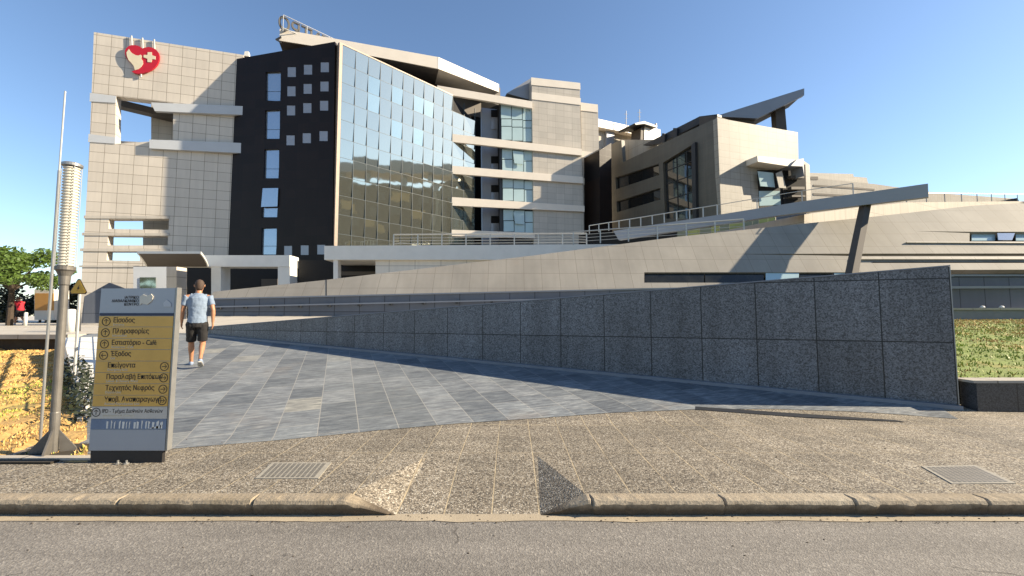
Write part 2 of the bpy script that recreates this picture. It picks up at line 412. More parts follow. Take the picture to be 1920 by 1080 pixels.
def text(s, size, mat, parent, mw, name='lettering', extr=.002, align='LEFT', sx=1.0, bold=0):
    cu = bpy.data.curves.new(name, 'FONT'); cu.body = s; cu.size = size; cu.extrude = extr; cu.align_x = align; cu.offset = bold
    o = bpy.data.objects.new(name, cu); C.objects.link(o)
    dg = bpy.context.evaluated_depsgraph_get(); dg.update()
    me = bpy.data.meshes.new_from_object(o.evaluated_get(dg)); C.objects.unlink(o); bpy.data.objects.remove(o)
    for v in me.vertices: v.co.x *= sx
    me.materials.clear()
    return link(name, me, mat, parent, mw)

# ================================================================ GROUND
def struct(o): o['kind'] = 'structure'; return o
YR = onz(960, 965, -.12).y; YK = onz(960, 937.5).y; YB = onz(960, 925).y; YG = onz(960, 977, -.12).y
struct(sheet('terrain', [(-900, 14.5), (900, 14.5), (900, 3000), (-900, 3000)], lambda x, y: .55, M['plaza']))
struct(sheet('road', [(-200, -60), (200, -60), (200, YG+.05), (-200, YG+.05)], lambda x, y: -.1245, M['asphalt']))
def wob(x): return .012*noise.noise((x*1.7, 0, 0))+.008*noise.noise((x*6, 3, 0))
mb = MB(); N = 260
vs = []; 
for i in range(N+1):
    x = -13+26*i/N; vs += [(x, YG+wob(x)*2, -.1200), (x, YR+.06, -.1185)]
mb.add(vs, [(2*i, 2*i+2, 2*i+3, 2*i+1) for i in range(N)]); struct(mb.build('gutter', M['gutter']))
# sidewalk with dropped kerb
aL = onz(745, 960, -.12); aR = onz(1013, 965, -.12); bL = onz(800, 857); bR = onz(1008, 855); cL = onz(658, 925); cR = onz(1097, 925)
aL.y = aR.y = YR
mb = MB()
mb.add([(aL.x, YR, -.12), (aR.x, YR, -.12), bR, bL], [(0, 1, 2, 3)])
mb.add([cL, (aL.x, YR, -.12), bL], [(0, 1, 2)]); mb.add([(aR.x, YR, -.12), cR, bR], [(0, 1, 2)])
mb.add([(-14, YB, 0), (cL.x, YB, 0), bL, (bL.x, 5.2, 0), (-14, 5.2, 0)], [(0, 1, 2, 3, 4)])
mb.add([(cR.x, YB, 0), (16, YB, 0), (16, 5.2, 0), (bR.x, 5.2, 0), bR], [(0, 1, 2, 3, 4)])
mb.add([bL, bR, (bR.x, 5.2, 0), (bL.x, 5.2, 0)], [(0, 1, 2, 3)])
hx = 5.2
mb.add([(-14, 5.2, 0), (16, 5.2, 0), (16, 7.38, 0), (-14, 3.9+1.6-.0, 0)], [(0, 1, 2, 3)])
bmx = mb.build('pavement', M['aggregate']); struct(bmx)
mv = Matrix.Translation((aR.x-.005, YR, 0))
for v in bmx.data.vertices: v.co -= Vector((aR.x-.005, YR, 0))
bmx.matrix_basis = mv; WM[bmx] = mv
struct(sheet('pavement_slope', [(-3.6, 5.1), (16, 7.37), (16, 9.5), (-4.2, 6.6)], lambda x, y: height(x, y)-.002, M['aggregate'], KINK, mv))
# flat dark strip laid on the pavement near the wall
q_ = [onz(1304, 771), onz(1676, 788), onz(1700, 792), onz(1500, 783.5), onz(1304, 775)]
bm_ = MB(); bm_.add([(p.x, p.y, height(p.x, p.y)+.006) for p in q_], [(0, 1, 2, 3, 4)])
tag(bm_.build('dark_strip', M['frame']), 'thin dark strip on the pavement parallel to the foot of the granite wall', 'drain')
# kerb stones
def kerb_run(x0, x1, taper=None):
    n = max(2, int((x1-x0)/.016)); prof = [(YB+.0, 0), (YK+.02, .004), (YK, -.006), (YK-.014, -.028), (YR+.0, -.135)]
    mb = MB(); vs = []; k = len(prof)
    joints = [-8.9, -7.9, -6.95, -4.1, -3.05, -2.02, -.98-.27, 1.62, 2.6, 3.56, 4.6, 5.55]
    jl = [-3.05-1.05*i for i in range(-2, 8)]+[.62+1.02*i for i in range(0, 12)]
    for i in range(n+1):
        x = x0+(x1-x0)*i/n
        g = min(abs(x-j) for j in jl); gap = .022 if g < .0085 else 0
        si = sum(1 for j in jl if j < x); jz = .006*noise.noise((si*3.7, 1.3, 0)); jy = .014*noise.noise((si*2.1, 7.7, 0))
        t = 1
        if taper == 'R': t = min(1, max(0, (x1-x)/(aL.x-cL.x)))
        if taper == 'L': t = min(1, max(0, (x-x0)/(cR.x-aR.x)))
        for j, (y, z) in enumerate(prof):
            w_ = noise.noise((x*3, j*3, 1))*.005+noise.noise((x*17, j, 5))*.005+max(0, noise.noise((x*7, j*2, 9))-.25)*-.03
            zz = z*1.0+(w_+jz if 0 < j < 4 else 0)-gap*(1 if 0 < j < 4 else 0)
            yy = y+(w_+jy if 0 < j < 5 else 0)+gap*.7*(1 if j > 1 and j < 4 else 0)
            if t < 1:
                zz = -.125+(zz+.125)*(.04+.96*t)
                yy = YR+(yy-YR)*(.35+.65*t) if j > 0 else (YR+.01+(YB-YR-.01)*t)
            vs.append((x, yy, zz))
    mb.add(vs, [(i*k+j, i*k+j+1, (i+1)*k+j+1, (i+1)*k+j) for i in range(n) for j in range(k-1)])
    return mb
m1 = kerb_run(-13, aL.x, 'R'); m2 = kerb_run(aR.x, 15, 'L'); m1.add(m2.v, m2.f)
struct(m1.build('kerb', M['kerb'], smooth=False))
# slate ramp
rot = math.atan2(.377, .926)
mslate = Matrix.Translation((-1.9, 5.4, 0)) @ Matrix.Rotation(rot, 4, 'Z')
bnd = [(150, 852), (320, 842), (520, 826), (700, 808), (850, 795), (1000, 785), (1150, 774), (1300, 768), (1450, 767), (1600, 772), (1700, 778), (1797, 786)]
pl = [onh(*q).to_2d() for q in bnd]
pl += [Vector((6.9, 7.2)), Vector((-9.0, 13.0)), Vector((-9.6, 15)), Vector((-14, 15)), onh(135, 637).to_2d()]
struct(sheet('slate_ramp', pl, lambda x, y: height(x, y)+.004, M['slate'], KINK, mslate))
# plaza behind
struct(sheet('plaza', [(-60, 13.0), (-13.4, 13.0), (-12.0, 13.6), (-9.0, 13.85), (2, 9.6), (5.2, 8.2), (5.2, 60), (-60, 60)], lambda x, y: .868+max(0, min(y, 19.6)-14.2)*.1*max(0, min(1, (x+17)/3)), M['plaza'], [((0, 14.2, 0), (0, 1, 0)), ((0, 19.6, 0), (0, 1, 0)), ((-17, 0, 0), (1, 0, 0)), ((-14, 0, 0), (1, 0, 0))]))
# lawns
def lawn_l(x, y): return .012+.05*(y-4.35)
ll = [(-14, 4.36), onz(164, 868).to_2d(), onz(163, 800, .05).to_2d(), onz(150, 700, .2).to_2d(), onz(118, 656, .38).to_2d(), (-30, 12.6), (-30, 4.36)]
ll = [Vector(p) for p in ll]
def furrow(x, y):
    t = ((x+.35*(y-4)+.3*noise.noise((x*.5, y*.6, 5)))/.52) % 1
    return max(0, 1-abs(t-.5)/.17)
def lz(x, y): return lawn_l(x, y)-.06*furrow(x, y)+.02*noise.noise((x*2, y*2, 0))+.012*noise.noise((x*7, y*7, 0))
lawn1 = sheet('lawn', ll, lz, M['dry'], grid=.07); struct(lawn1)
def lr(x, y): return .40+.07*(y-6.75)+.03*noise.noise((x*1.4, y*1.4, 2))
lr_poly = [Vector((6.95, 6.75)), Vector((30, 6.75)), Vector((34, 19.4)), Vector((5.4, 19.4)), Vector((5.4, 7.6))]
struct(sheet('lawn', lr_poly, lr, M['green'], grid=.3))
def inpoly(x, y, P):
    c = False; j = len(P)-1
    for i in range(len(P)):
        if (P[i].y > y) != (P[j].y > y) and x < (P[j].x-P[i].x)*(y-P[i].y)/(P[j].y-P[i].y)+P[i].x: c = not c
        j = i
    return c
def blades(name, P, zf, n, h, mats, xr, yr, label, ang=.5, dens=None, fur=False):
    mb = MB(); k = 0; idx = []
    while k < n:
        y = random.uniform(*yr); x = random.uniform(*xr)
        if not inpoly(x, y, P): continue
        if abs(x) > y*1.28+.5: continue
        if fur and furrow(x, y) > .1 and random.random() < .96: k += 1; continue
        c = noise.noise((x*2.3, y*2.3, 7))
        if c < -.15 and random.random() < .7: k += 1; continue
        hh = h*random.uniform(.4, 1.2)*(1+c); a = random.uniform(0, 2*pi); ln = random.uniform(0, ang)*hh*1.6
        z = zf(x, y)-.01; wd = .006+.0012*y
        dx, dy = cos(a)*wd, sin(a)*wd; b = random.uniform(0, 2*pi)
        mb.add([(x-dx, y-dy, z), (x+dx, y+dy, z), (x+cos(b)*ln, y+sin(b)*ln, z+hh)], [(0, 1, 2)])
        g = noise.noise((x*.6, y*.6, 3))+random.uniform(-.35, .35)
        idx.append(1 if g > (dens(y) if callable(dens) else dens) else 0); k += 1
    o = mb.build(name, None)
    o.data.materials.append(mats[0]); o.data.materials.append(mats[1])
    for p, i in zip(o.data.polygons, idx): p.material_index = i
    return tag(o, label, 'grass', kind='stuff')
blades('grass', ll, lz, 30000, .038, (M['blade_dry'], M['blade_green']), (-18, -4), (4.36, 12.6), 'dry yellow grass tufts on the strip left of the sign', dens=.42, fur=True)
blades('grass', lr_poly, lr, 24000, .06, (M['blade_dry'], M['blade_green']), (6, 26), (6.75, 19.3), 'patchy green and straw grass behind the low granite wall', dens=lambda y: -.5+(y-6.75)*.085)
# concrete edging in front of left lawn
mb = MB(); mb.box((-14, 4.27, -.02), (onz(166, 868).x, 4.36, .03)); tag(mb.build('lawn_edging', M['conc2']), 'thin pale concrete edging along the front of the dry grass strip', 'edging')
# wall under left plaza
mb = MB(); mb.box((-40, 12.62, .2), (-13.0, 12.8, .74)); b0 = thing('plaza_edge_wall', 'dark low retaining wall with pale coping behind the dry grass', 'retaining wall', (-20, 12.7, .3))
mb.build('wall', M['soil'], b0)
mb = MB(); mb.box((-40, 12.5, .742), (-12.95, 13.05, .872)); mb.build('coping', M['conc2'], b0)

# ================================================================ GRANITE WEDGE WALL
p0 = onz(1797, 768)
GW = Face((p0.x, p0.y), (2075, -801.7))
root = thing('granite_wedge_wall', 'long dark speckled granite wall rising as a wedge to the right', 'wall', (p0.x, p0.y, 0))
Lw = 17.6
V, Fc = prism([[(-Lw, -.3), (0.0, -.3), (0.0, 2.18), (-9.3, 1.57), (-Lw, 1.03)]], 0, .34)
link('wall', mesh('w', V, Fc), M['granite'], root, GW.M)
GW.loc('coping', [(-Lw, 1.034), (-9.3, 1.574), (0.012, 2.184), (0.012, 2.204), (-9.3, 1.594), (-Lw, 1.054)], -.012, .352, M['strip'], root)
GW.loc('end_trim', quad(.0025, -.1, .016, 2.18), -.006, .346, M['steel'], root)
mb = MB(); NS = 24
for i in range(NS):
    x0, x1 = -Lw+Lw*i/NS, -Lw+Lw*(i+1)/NS
    z0, z1 = [height(*GW.world(x, 0, 0).to_2d()) for x in (x0, x1)]
    mb.add([(x0, -.13, z0-.05), (x1, -.13, z1-.05), (x1, -.13, z1+.045), (x0, -.13, z0+.045), (x1, -.003, z1+.045), (x0, -.003, z0+.045)], [(0, 1, 2, 3), (3, 2, 4, 5)])
x1 = 0; mb.add([(0, -.13, -.05), (0, -.003, -.05), (0, -.003, .045), (0, -.13, .045)], [(0, 1, 2, 3)])
link('base_strip', mesh('b', mb.v, mb.f), M['strip'], root, GW.M)
# low wall right
root = thing('low_granite_wall', 'low dark granite retaining wall with pale coping at the right edge', 'wall', (9, 6.5, 0))
mb = MB(); mb.box((6.9, 6.42, -.1), (16, 6.66, .42)); mb.build('wall', M['granite_plain'], root)
mb = MB(); mb.box((6.84, 6.40, .423), (16, 6.72, .46)); mb.build('coping', M['conc2'], root)

# ================================================================ DARK GARDEN WALL (shaded, behind)
D = Face((-30, 19.6), (1, 0))
root = thing('garden_wall', 'long blue grey panelled wall with metal rail below the sloping concrete', 'wall', (0, 19.6, 0))
D.panel('wall', [(380, 606), (380, 562), (1200, 543), (1700, 534), (1790, 519), (1990, 519), (1990, 606)], 0, .4, M['bluegrey'], root)
D.panel('wall_cap', [(378, 562), (1200, 543), (1700, 533.5), (1790, 518), (1992, 518), (1992, 514.5), (1790, 514.5), (1700, 530.5), (1200, 540.5), (378, 559.5)], -.06, .45, M['greybeam'], root)
rl = D.panel('rail', [(382, 574.5), (1200, 556), (1700, 548), (1790, 536.5), (1990, 535.5), (1990, 540), (1790, 541), (1700, 551), (1200, 558.5), (382, 577)], -.22, -.14, M['greybeam'], root)
for i in range(12):
    px = 410+i*47+i*i*1.1; py = 576-(px-382)*.0225
    D.panel('bracket', quad(px-2.5, py-1.5, px+2.5, py+4.0), -.14, -.002, M['frame'], root)
D.panel('ledge', quad(1776, 577.5, 1990, 581), -.7, -.002, M['conc2'], root)
D.panel('plinth', quad(1776, 581.3, 1990, 604), -.62, -.003, M['strip'], root)
for px in (1842, 1878):
    p = D.w(px, 577, -.5); mb = MB(); mb.lathe(p, [(.0, 0), (.09, 0), (.09, .03), (.06, .07), (.02, .09), (0, .095)], 12)
    tag(mb.build('spot_light', M['white'], smooth=True), 'small white spot light on the ledge, the %s one' % ('left' if px < 1850 else 'right'), 'spot light', 'small lamps on the right ledge')

# ================================================================ SLOPING CONCRETE WEDGE
K = Face((-30, 20.4), (1, 0), lean=radians(35), z0=2.0)
root = thing('concrete_wedge', 'huge sloping concrete wedge rising to the right behind the granite wall', 'building', (0, 20.4, 2))
outer = [(393, 560), (1000, 546), (1205, 541), (1776, 534), (1778, 506), (2060, 505), (2060, 386), (1905, 381), (1820, 386), (1640, 406), (1480, 422), (1270, 444), (1000, 479), (600, 526), (400, 547)]
h1 = quad(1208, 510.5, 1700, 530)
h2 = [(1372, 476.2), (1600, 475.5), (2040, 475), (2040, 480), (1600, 480)]
h3 = [(1716, 433.5), (1818, 434.5), (2040, 434.5), (2040, 453), (1818, 452.5), (1818, 452), (1818, 437)]
K.panel('slope', [outer, h1, h2, h3], 0, .45, M['concrete'], root)
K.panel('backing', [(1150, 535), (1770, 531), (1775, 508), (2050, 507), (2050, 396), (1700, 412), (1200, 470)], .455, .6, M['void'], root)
pan = []
K.panels('window_glass', [quad(1209, 511, 1320, 530), quad(1322, 511, 1432, 530), quad(1500, 511, 1560, 530)], .10, .16, M['glassk'], root)
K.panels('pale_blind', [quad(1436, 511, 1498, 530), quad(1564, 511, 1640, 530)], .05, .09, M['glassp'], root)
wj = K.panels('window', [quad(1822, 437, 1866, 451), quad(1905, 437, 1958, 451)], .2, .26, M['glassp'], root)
K.panel('vent_flap', [(1870, 437), (1903, 437), (1898, 450), (1872, 450)], .02, .06, M['glassb'], root)
K.panel('ledge', [(1600, 481.5), (2040, 481.5), (2040, 486), (1600, 486)], -.10, -.003, M['conc2'], root)
K.panel('ledge', [(1700, 452.8), (2040, 454), (2040, 456), (1700, 454.6)], -.08, -.003, M['conc2'], root)
K.panel('joint', quad(611.2, 524, 612.6, 555), -.01, -.002, M['frame'], root)
# dark recess below right part
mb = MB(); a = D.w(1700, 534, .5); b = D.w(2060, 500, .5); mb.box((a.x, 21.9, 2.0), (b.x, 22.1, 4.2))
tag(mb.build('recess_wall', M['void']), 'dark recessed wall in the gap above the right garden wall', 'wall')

# ================================================================ PODIUM
P = Face((-30, 26), (1, 0))
root = thing('podium', 'low white podium slab with dark opening below the glass facade', 'building', (-5, 26, 0))
P.panel('slab', [(608, 461), (1130, 458), (1260, 458), (1260, 500), (920, 487), (608, 487)], 0, 9, M['white'], root)
P.panel('wall', [(704, 487.3), (1240, 487.3), (1240, 545), (704, 545)], .25, .6, M['whitewall'], root)
P.panel('column', quad(625, 487.3, 633.5, 545), .1, .6, M['white'], root)
P.panel('opening', quad(560, 487.3, 703.5, 545), 3.0, 3.2, M['dark'], root)
P.panel('beam', quad(635, 509, 703, 516), 2.2, 2.4, M['brown'], root)
def railing(label, pts, z, nposts, rails=(1.0,), mat='steelw', r=.03, infill=(.3, .5, .7)):
    root = thing('railing', label, 'railing', (pts[0].x, pts[0].y, pts[0].z))
    mb = MB()
    for i in range(len(pts)-1):
        for h_ in rails: mb.tube(pts[i]+Vector((0, 0, z*h_)), pts[i+1]+Vector((0, 0, z*h_)), r*1.15, n=8)
    mb.build('handrail', M[mat], root)
    if infill:
        mb = MB()
        for i in range(len(pts)-1):
            for h_ in infill: mb.tube(pts[i]+Vector((0, 0, z*h_)), pts[i+1]+Vector((0, 0, z*h_)), r*.5, n=6)
        mb.build('infill_rails', M[mat], root)
    tot = sum((pts[i+1]-pts[i]).length for i in range(len(pts)-1))
    proto = None
    for k in range(nposts):
        t = tot*k/(nposts-1); i = 0
        while i < len(pts)-2 and t > (pts[i+1]-pts[i]).length: t -= (pts[i+1]-pts[i]).length; i += 1
        p = pts[i]+(pts[i+1]-pts[i]).normalized()*t
        if proto is None:
            mb = MB(); mb.box((-r, -r, 0), (r, r, z)); proto = mb.build('post', M[mat], root, Matrix.Translation(p))
        else:
            q = proto.copy(); C.objects.link(q); q.parent = root; q.matrix_basis = WM[root].inverted() @ Matrix.Translation(p)
    return root
pz = P.w(740, 461, 1.0).z
railing('white terrace railing with cable rails in front of the mirror glass', [P.w(738, 461, .8), P.w(1100, 458.5, .8)], .72, 9, infill=(.2, .45, .7), r=.035)
railing('white railing running along the top of the concrete slope', [P.w(1075, 459.5, -1.0), P.w(1250, 448, -2.4), P.w(1395, 437, -2.6)], .78, 7, infill=(.25, .5, .75), r=.03)

# ================================================================ WHITE PORTAL + CANOPY
E_ = Face((-30, 28), (1, 0))
root = thing('entrance_portal', 'pale concrete portal frame with two columns at the entrance', 'portal', (-17, 28, .8))
E_.panel('beam', quad(378, 478.5, 543, 500), 0, 1.2, M['white'], root)
E_.panel('column', quad(396, 500.3, 414, 615), .05, 1.0, M['white'], root)
E_.panel('column', quad(521, 500.3, 543.5, 615), .05, 1.0, M['white'], root)
E_.panel('rear_beam', quad(330, 496, 380, 500), 2.6, 3.2, M['white'], root)
E_.panel('side_column', quad(312, 500, 331, 615), .3, 1.2, M['tower'], root)
E_.panel('back_wall', quad(250, 499, 600, 615), 4.6, 4.9, M['dark'], root)
E_.panel('stone_panel', quad(490, 523, 520, 545), 3.4, 3.6, M['brown'], root)
# curved canopy: arc profile going up/forwards
root = thing('curved_canopy', 'curved pale canopy with dark underside over the entrance', 'canopy', (-22, 27, 5))
vs = []; sv_ = []; th = .14
def at(px, py, Y): return EYEV+ray(px, py)*(Y/ray(px, py).y)
prof = []
for i in range(13):
    t = i/12; ez = sin(t*pi/2)          # rises quickly, then runs flat forwards
    prof.append((27.7-3.2*(1-cos(t*pi/2))**.8, ez, t))
for (y, ez, t) in prof:
    z = 4.62+(5.00-4.62)*ez; k = (27.7-y)/3.2
    xa = (268-18*k-960)/801.7*y; xb = (386-15*k-960)/801.7*y
    for x in (xa, xb): vs += [(x, y, z), (x, y+.03*(1-k), z+th*(.4+.6*ez))]
    sv_ += [(xa+.1, y, z-.012), (xb-.08, y, z-.012)]
f = []
for i in range(len(prof)-1):
    a = 4*i; b = a+4
    f += [(a, b, b+2, a+2), (a+1, a+3, b+3, b+1), (a, a+1, b+1, b), (a+2, b+2, b+3, a+3)]
f += [(0, 2, 3, 1), (4*len(prof)-4, 4*len(prof)-3, 4*len(prof)-1, 4*len(prof)-2)]
mb = MB(); mb.add(vs, f); mb.build('shell', M['white'], root)
mb = MB(); mb.add(sv_, [(2*i, 2*i+2, 2*i+3, 2*i+1) for i in range(len(prof)-1)]); mb.build('soffit', M['brown'], root)

# ================================================================ WHITE TOWER
W = Face.vp(147, 33, 3630)
root = thing('beige_tower', 'tall beige tiled tower with square openings and a red emblem', 'building', W.o)
outer = [(147, 612), (160, 405), (168, 270), (176, 60), (457, 103), (425, 612)]
hole = [(217, 180), (325, 193), (324, 262), (216, 270)]
s1 = [(204, 411), (317, 411), (316, 431), (203.5, 429)]
s2 = [(202.5, 442), (315, 443), (314.5, 460), (202, 460)]
s3 = [(201, 471.5), (262, 471.5), (262, 489), (200, 488)]
W.panel('wall', [outer, hole, s1, s2, s3], 0, .75, M['tower'], root)
# inner block behind screen
W.panel('inner_block', [(283, 620), (283.5, 190), (450, 190), (440, 620)], 3.4, 10, M['tower_big'], root)
W.panel('inner_block', [(268, 620), (268, 400), (283, 400), (283, 620)], 3.42, 10, M['tower_big'], root)
W.panel('inner_beam', [(214, 184), (330, 212), (330, 224), (214, 196)], 2.2, 3.2, M['brown'], root)
W.panel('inner_sill', [(218, 264), (330, 270), (330, 282), (218, 276)], 1.2, 2.6, M['band'], root)
W.panels('band', [[(168.5, 174), (217.5, 180), (217, 193), (168, 190)], [(166, 251), (216, 257.5), (215.5, 269.5), (165, 266)]], -.05, -.002, M['bandgrey'], root)
for a in ([(283, 192), (455.5, 199), (455, 215.5), (290, 208)], [(280, 261.5), (452, 268), (451.5, 287), (280, 278)]):
    W.panel('sun_shade', a, -.32, -.003, M['bandgrey'], root)
for y in (404, 436, 465.5):
    W.panel('slot_band', [(157-(y-404)*.12, y), (317, y+1), (317, y+6), (157-(y-404)*.12, y+5.5)], -.06, -.004, M['tower_big'], root)
W.panel('slot_band', [(148, 497.5), (262, 497.5), (262, 501), (148, 501)], -.06, -.004, M['tower_big'], root)
W.panel('roof_vent', [(457, 104), (459, 96), (466, 96), (467, 106)], .1, .5, M['white'], root)
# annex wall behind portal
W.panel('annex_wall', quad(250, 500, 330, 612), -2.4, -2.2, M['bandgrey'], root)
W.panel('annex_window', quad(262, 520, 292, 545), -2.46, -2.402, M['glass2'], root)
W.panel('gable_wall', [(150, 618), (158, 556), (205, 530), (250, 548), (262, 618)], -1.6, -1.3, M['bluegrey'], root)
# emblem
eroot = thing('heart_emblem', 'red heart emblem with white bird and cross hung on the beige tower', 'emblem', W.w(265, 112, -.9))
Z = lambda q: [(200+x/10.8, 50+y/10.8) for x, y in q]
heart = Z([(370, 560), (372, 480), (400, 430), (450, 390), (510, 372), (580, 375), (640, 388), (690, 415), (722, 440), (770, 425), (850, 410), (930, 425), (1000, 465), (1045, 520), (1065, 590), (1060, 670), (1030, 750), (980, 815), (910, 870), (820, 915), (720, 945), (620, 950), (550, 935), (505, 905), (555, 885), (565, 850), (545, 790), (500, 740), (440, 690), (400, 640)])
W.panel('heart', heart, -.22, -.06, M['red'], eroot)
bird = Z([(450, 450), (400, 520), (410, 600), (445, 680), (500, 735), (545, 790), (570, 880), (640, 860), (700, 810), (738, 750), (730, 690), (700, 640), (712, 590), (690, 565), (640, 585), (590, 578), (520, 540), (480, 500)])
W.panel('bird_shape', bird, -.245, -.223, M['cream'], eroot)
cross = Z([(830, 515), (910, 515), (918, 580), (990, 600), (985, 665), (920, 655), (905, 720), (825, 715), (825, 650), (745, 620), (750, 570), (825, 572)])
W.panel('cross', cross, -.25, -.223, M['cream'], eroot)
for x, y0 in ((246.5, 67), (267, 71), (289, 74)):
    a = W.w(x, y0, -.12); b = W.w(x+1, 100, -.12); mb = MB(); mb.tube(a, b, .06); mb.build('hanger_rod', M['steelw'], eroot)
mb = MB(); mb.tube(W.w(264.5, 120, -.12), W.w(264.5, 145, -.12), .06); mb.build('hanger_rod', M['steelw'], eroot)

# ================================================================ BLACK BLOCK
J = W.world(*[(W.l(423, 592)[0]), 0, 0]); Yk = (41.07-3.8)/1.079; Ck = Vector(((622-960)/801.7*Yk, Yk, 0))
B = Face((J.x, J.y), (Ck.x-J.x, Ck.y-J.y))
root = thing('black_block', 'black clad block with small square windows beside the mirror glass', 'building', B.o)
wins = []
outer = [(423, 612), (434, 112), (628, 78), (621.5, 612)]
tall = [[(498, 135), (527, 134), (526, 190), (497.5, 188)], [(497, 207), (525.5, 205.5), (524.5, 261), (496, 261)], [(495.5, 280), (524, 279), (522.5, 335), (494, 334.5)], [(492, 352.5), (522, 352), (520, 408), (490, 408)], [(490.5, 428), (519.5, 427), (518, 478), (489, 478)]]
sq = []
for (a0, b0, s0) in ((131, 122, 13.5), (167, 158, 13.5), (203, 194, 13.5), (259, 251, 13.5)):
    for i, cx in enumerate((546.5, 577, 608.5)):
        cy = a0+(b0-a0)*i/2+4; sq.append(quad(cx-7.5-(a0-131)*.018, cy-9.3, cx+8.2-(a0-131)*.018, cy+9.3))
for i, cx in enumerate((540, 571, 602)): sq.append(quad(cx-7.5, 470-i*1-9, cx+7.5, 470-i+9))
B.panel('wall', [outer]+tall+sq, 0, .3, M['black'], root)
B.panel('core', [(424.5, 612), (435.5, 114), (626, 81), (620, 612)], .32, 9, M['black'], root)
for k, t in enumerate(tall):
    fr = B.panel('window', t, .2, .26, M['frame'], root)
    x0 = (t[0][0]+t[3][0])/2; x1 = (t[1][0]+t[2][0])/2; y0 = t[0][1]; y1 = t[2][1]; ym = y0+(y1-y0)*.66
    if k == 3:
        B.panel('pane', [(492.5, 353), (521.5, 352.5), (520, 387), (489.5, 388)], -.12, -.08, M['glassb'], fr)
    else: B.panel('pane', [(t[0][0]+.6, y0+.8), (t[1][0]-.6, y0+.8), (x1-.3, ym), (x0+.3, ym)], .16, .19, M['glassb'], fr)
    B.panel('pane', [(x0+.4, ym+.9), (x1-.5, ym+.9), (t[2][0]-.6, y1-.8), (t[3][0]+.6, y1-.8)], .16, .19, M['glassb'], fr)
for t in sq: B.panel('window', t, .02, .16, M['glassg'], root)

# ================================================================ MIRROR GLASS FACADE
G = Face.vp(622, 30, 1740); 
k_ = Vector((Ck.x, Ck.y)); G = Face((k_.x, k_.y), (1740-960, 801.7))
root = thing('mirror_facade', 'slanted blue mirror glass curtain wall of the main building', 'building', G.o)
u0 = G.l(632, 300)[0]; 
def zrow(py, px=640): return G.l(px, py)[1]
zt = zrow(86.5, 636); zb = zrow(470, 636)
uA = G.l(636.5, 300)[0]; uE = G.l(848, 240)[0]; uE2 = G.l(890, 300)[0]
cols = [G.l(x, 200)[0] for x in (636.5, 661.5, 686, 708.5, 731, 752, 773, 793.5, 813.5, 832, 848)]
cols = [uA+(uE-uA)*i/10 for i in range(11)]+[uE+(uE2-uE)*.5, uE2]
rh = zrow(119)-zrow(154); rows = [zt]; z = zrow(119)
while z > zb: rows.append(z); z -= rh
rows.append(zb)
top_at = lambda u: G.l(636.5, 82)[1]+(G.l(840, 176)[1]-G.l(636.5, 82)[1])*(u-uA)/(G.l(840, 176)[0]-uA)
mb = MB(); mat_idx = []
light = {(2, 1), (4, 1), (6, 1), (7, 1), (4, 3), (6, 3), (2, 2)}
for i in range(len(cols)-1):
    for j in range(len(rows)-1):
        a, b = cols[i]+.02, cols[i+1]-.02; t, bo = rows[j]-.02, rows[j+1]+.02
        if i >= 9 and j < 1: pass
        tt = [random.uniform(-.006, .006) for _ in range(3)]; tt = [tt[0]+.045, tt[1]+.045, tt[2]-.045]
        ta = min(t, top_at(a)) if j == 0 else t; tb = min(t, top_at(b)) if j == 0 else t
        if j == 0: ta, tb = top_at(a)-.02, top_at(b)-.02
        if i >= 10:   # stepped-back far end under the cream bands
            if j < 1: continue
        if i == 10 and j == 1: pass
        mb.add([(a, tt[0], bo), (b, tt[1], bo), (b, tt[2], tb), (a, tt[0]+tt[2]-tt[1], ta)], [(0, 1, 2, 3)])
        mat_idx.append(1 if (i, j) in light else 0)
o = mb.build('glazing', None, root, G.M); o.data.materials.append(M['glass']); o.data.materials.append(M['glass2'])
for p, i in zip(o.data.polygons, mat_idx): p.material_index = i
mb = MB()
for c in cols: mb.box((c-.012, -.055, zb), (c+.014, .06, min(top_at(c), rows[0]) if c > uE+.1 else top_at(c)-.05))
for z in rows[1:]: mb.box((uA, -.054, z-.013), (uE2, .055, z+.013))
mb.build('mullions', M['mull'], root, G.M)
G.loc('backing', [(uA-.05, zb-1), (uE2, zb-1), (uE2, rows[1]), (uE, top_at(uE)-.1), (uA-.05, top_at(uA)-.1)], .1, .3, M['dark'], root)
G.loc('top_trim', [(uA-.3, top_at(uA-.3)), (uE, top_at(uE)), (uE, top_at(uE)+.10), (uA-.3, top_at(uA-.3)+.12)], -.08, .3, M['trim'], root)
G.loc('corner_post', [(0.0, 0), (uA-.03, 0), (uA-.03, top_at(uA)), (0.0, top_at(0.0)+.05)], -.1, .5, M['trim'], root)

# upper roof
R1 = Face.vp(630, 39.5, 3510)
root = thing('upper_roof', 'cream edged flat roof slab above the mirror glass facade', 'roof', R1.o)
R1.panel('fascia', [(524, 76), (524.5, 54), (822, 107), (822, 129), (650, 96)], 0, 3, M['band'], root)
e = R1.w(822, 107); R2 = Face((e.x, e.y), (1900-960, 801.7))
R2.panel('fascia', [(822, 107), (935.5, 158), (935.5, 172.5), (822, 129)], -.02, 3, M['band'], root)
R1.panel('soffit', [(523, 78), (523, 76.5), (650, 96.5), (822, 129.5), (822, 132), (650, 99)], .15, 4, M['brown'], root)
R1.panel('penthouse_wall', [(532, 130), (532, 60), (818, 112), (818, 190), (640, 150)], 3.1, 3.6, M['brown'], root)
p_ = R1.w(818, 112, 3.2); R3 = Face((p_.x, p_.y), (1900-960, 801.7))
R3.panel('penthouse_wall', [(819, 112), (938, 165), (938, 230), (819, 200)], 0, .5, M['brown'], root)
sg = R1.panel('strut', [(516, 73), (527, 67), (527, 69), (519, 74), (527, 77), (527, 79)], -.3, -.1, M['frame'], root)
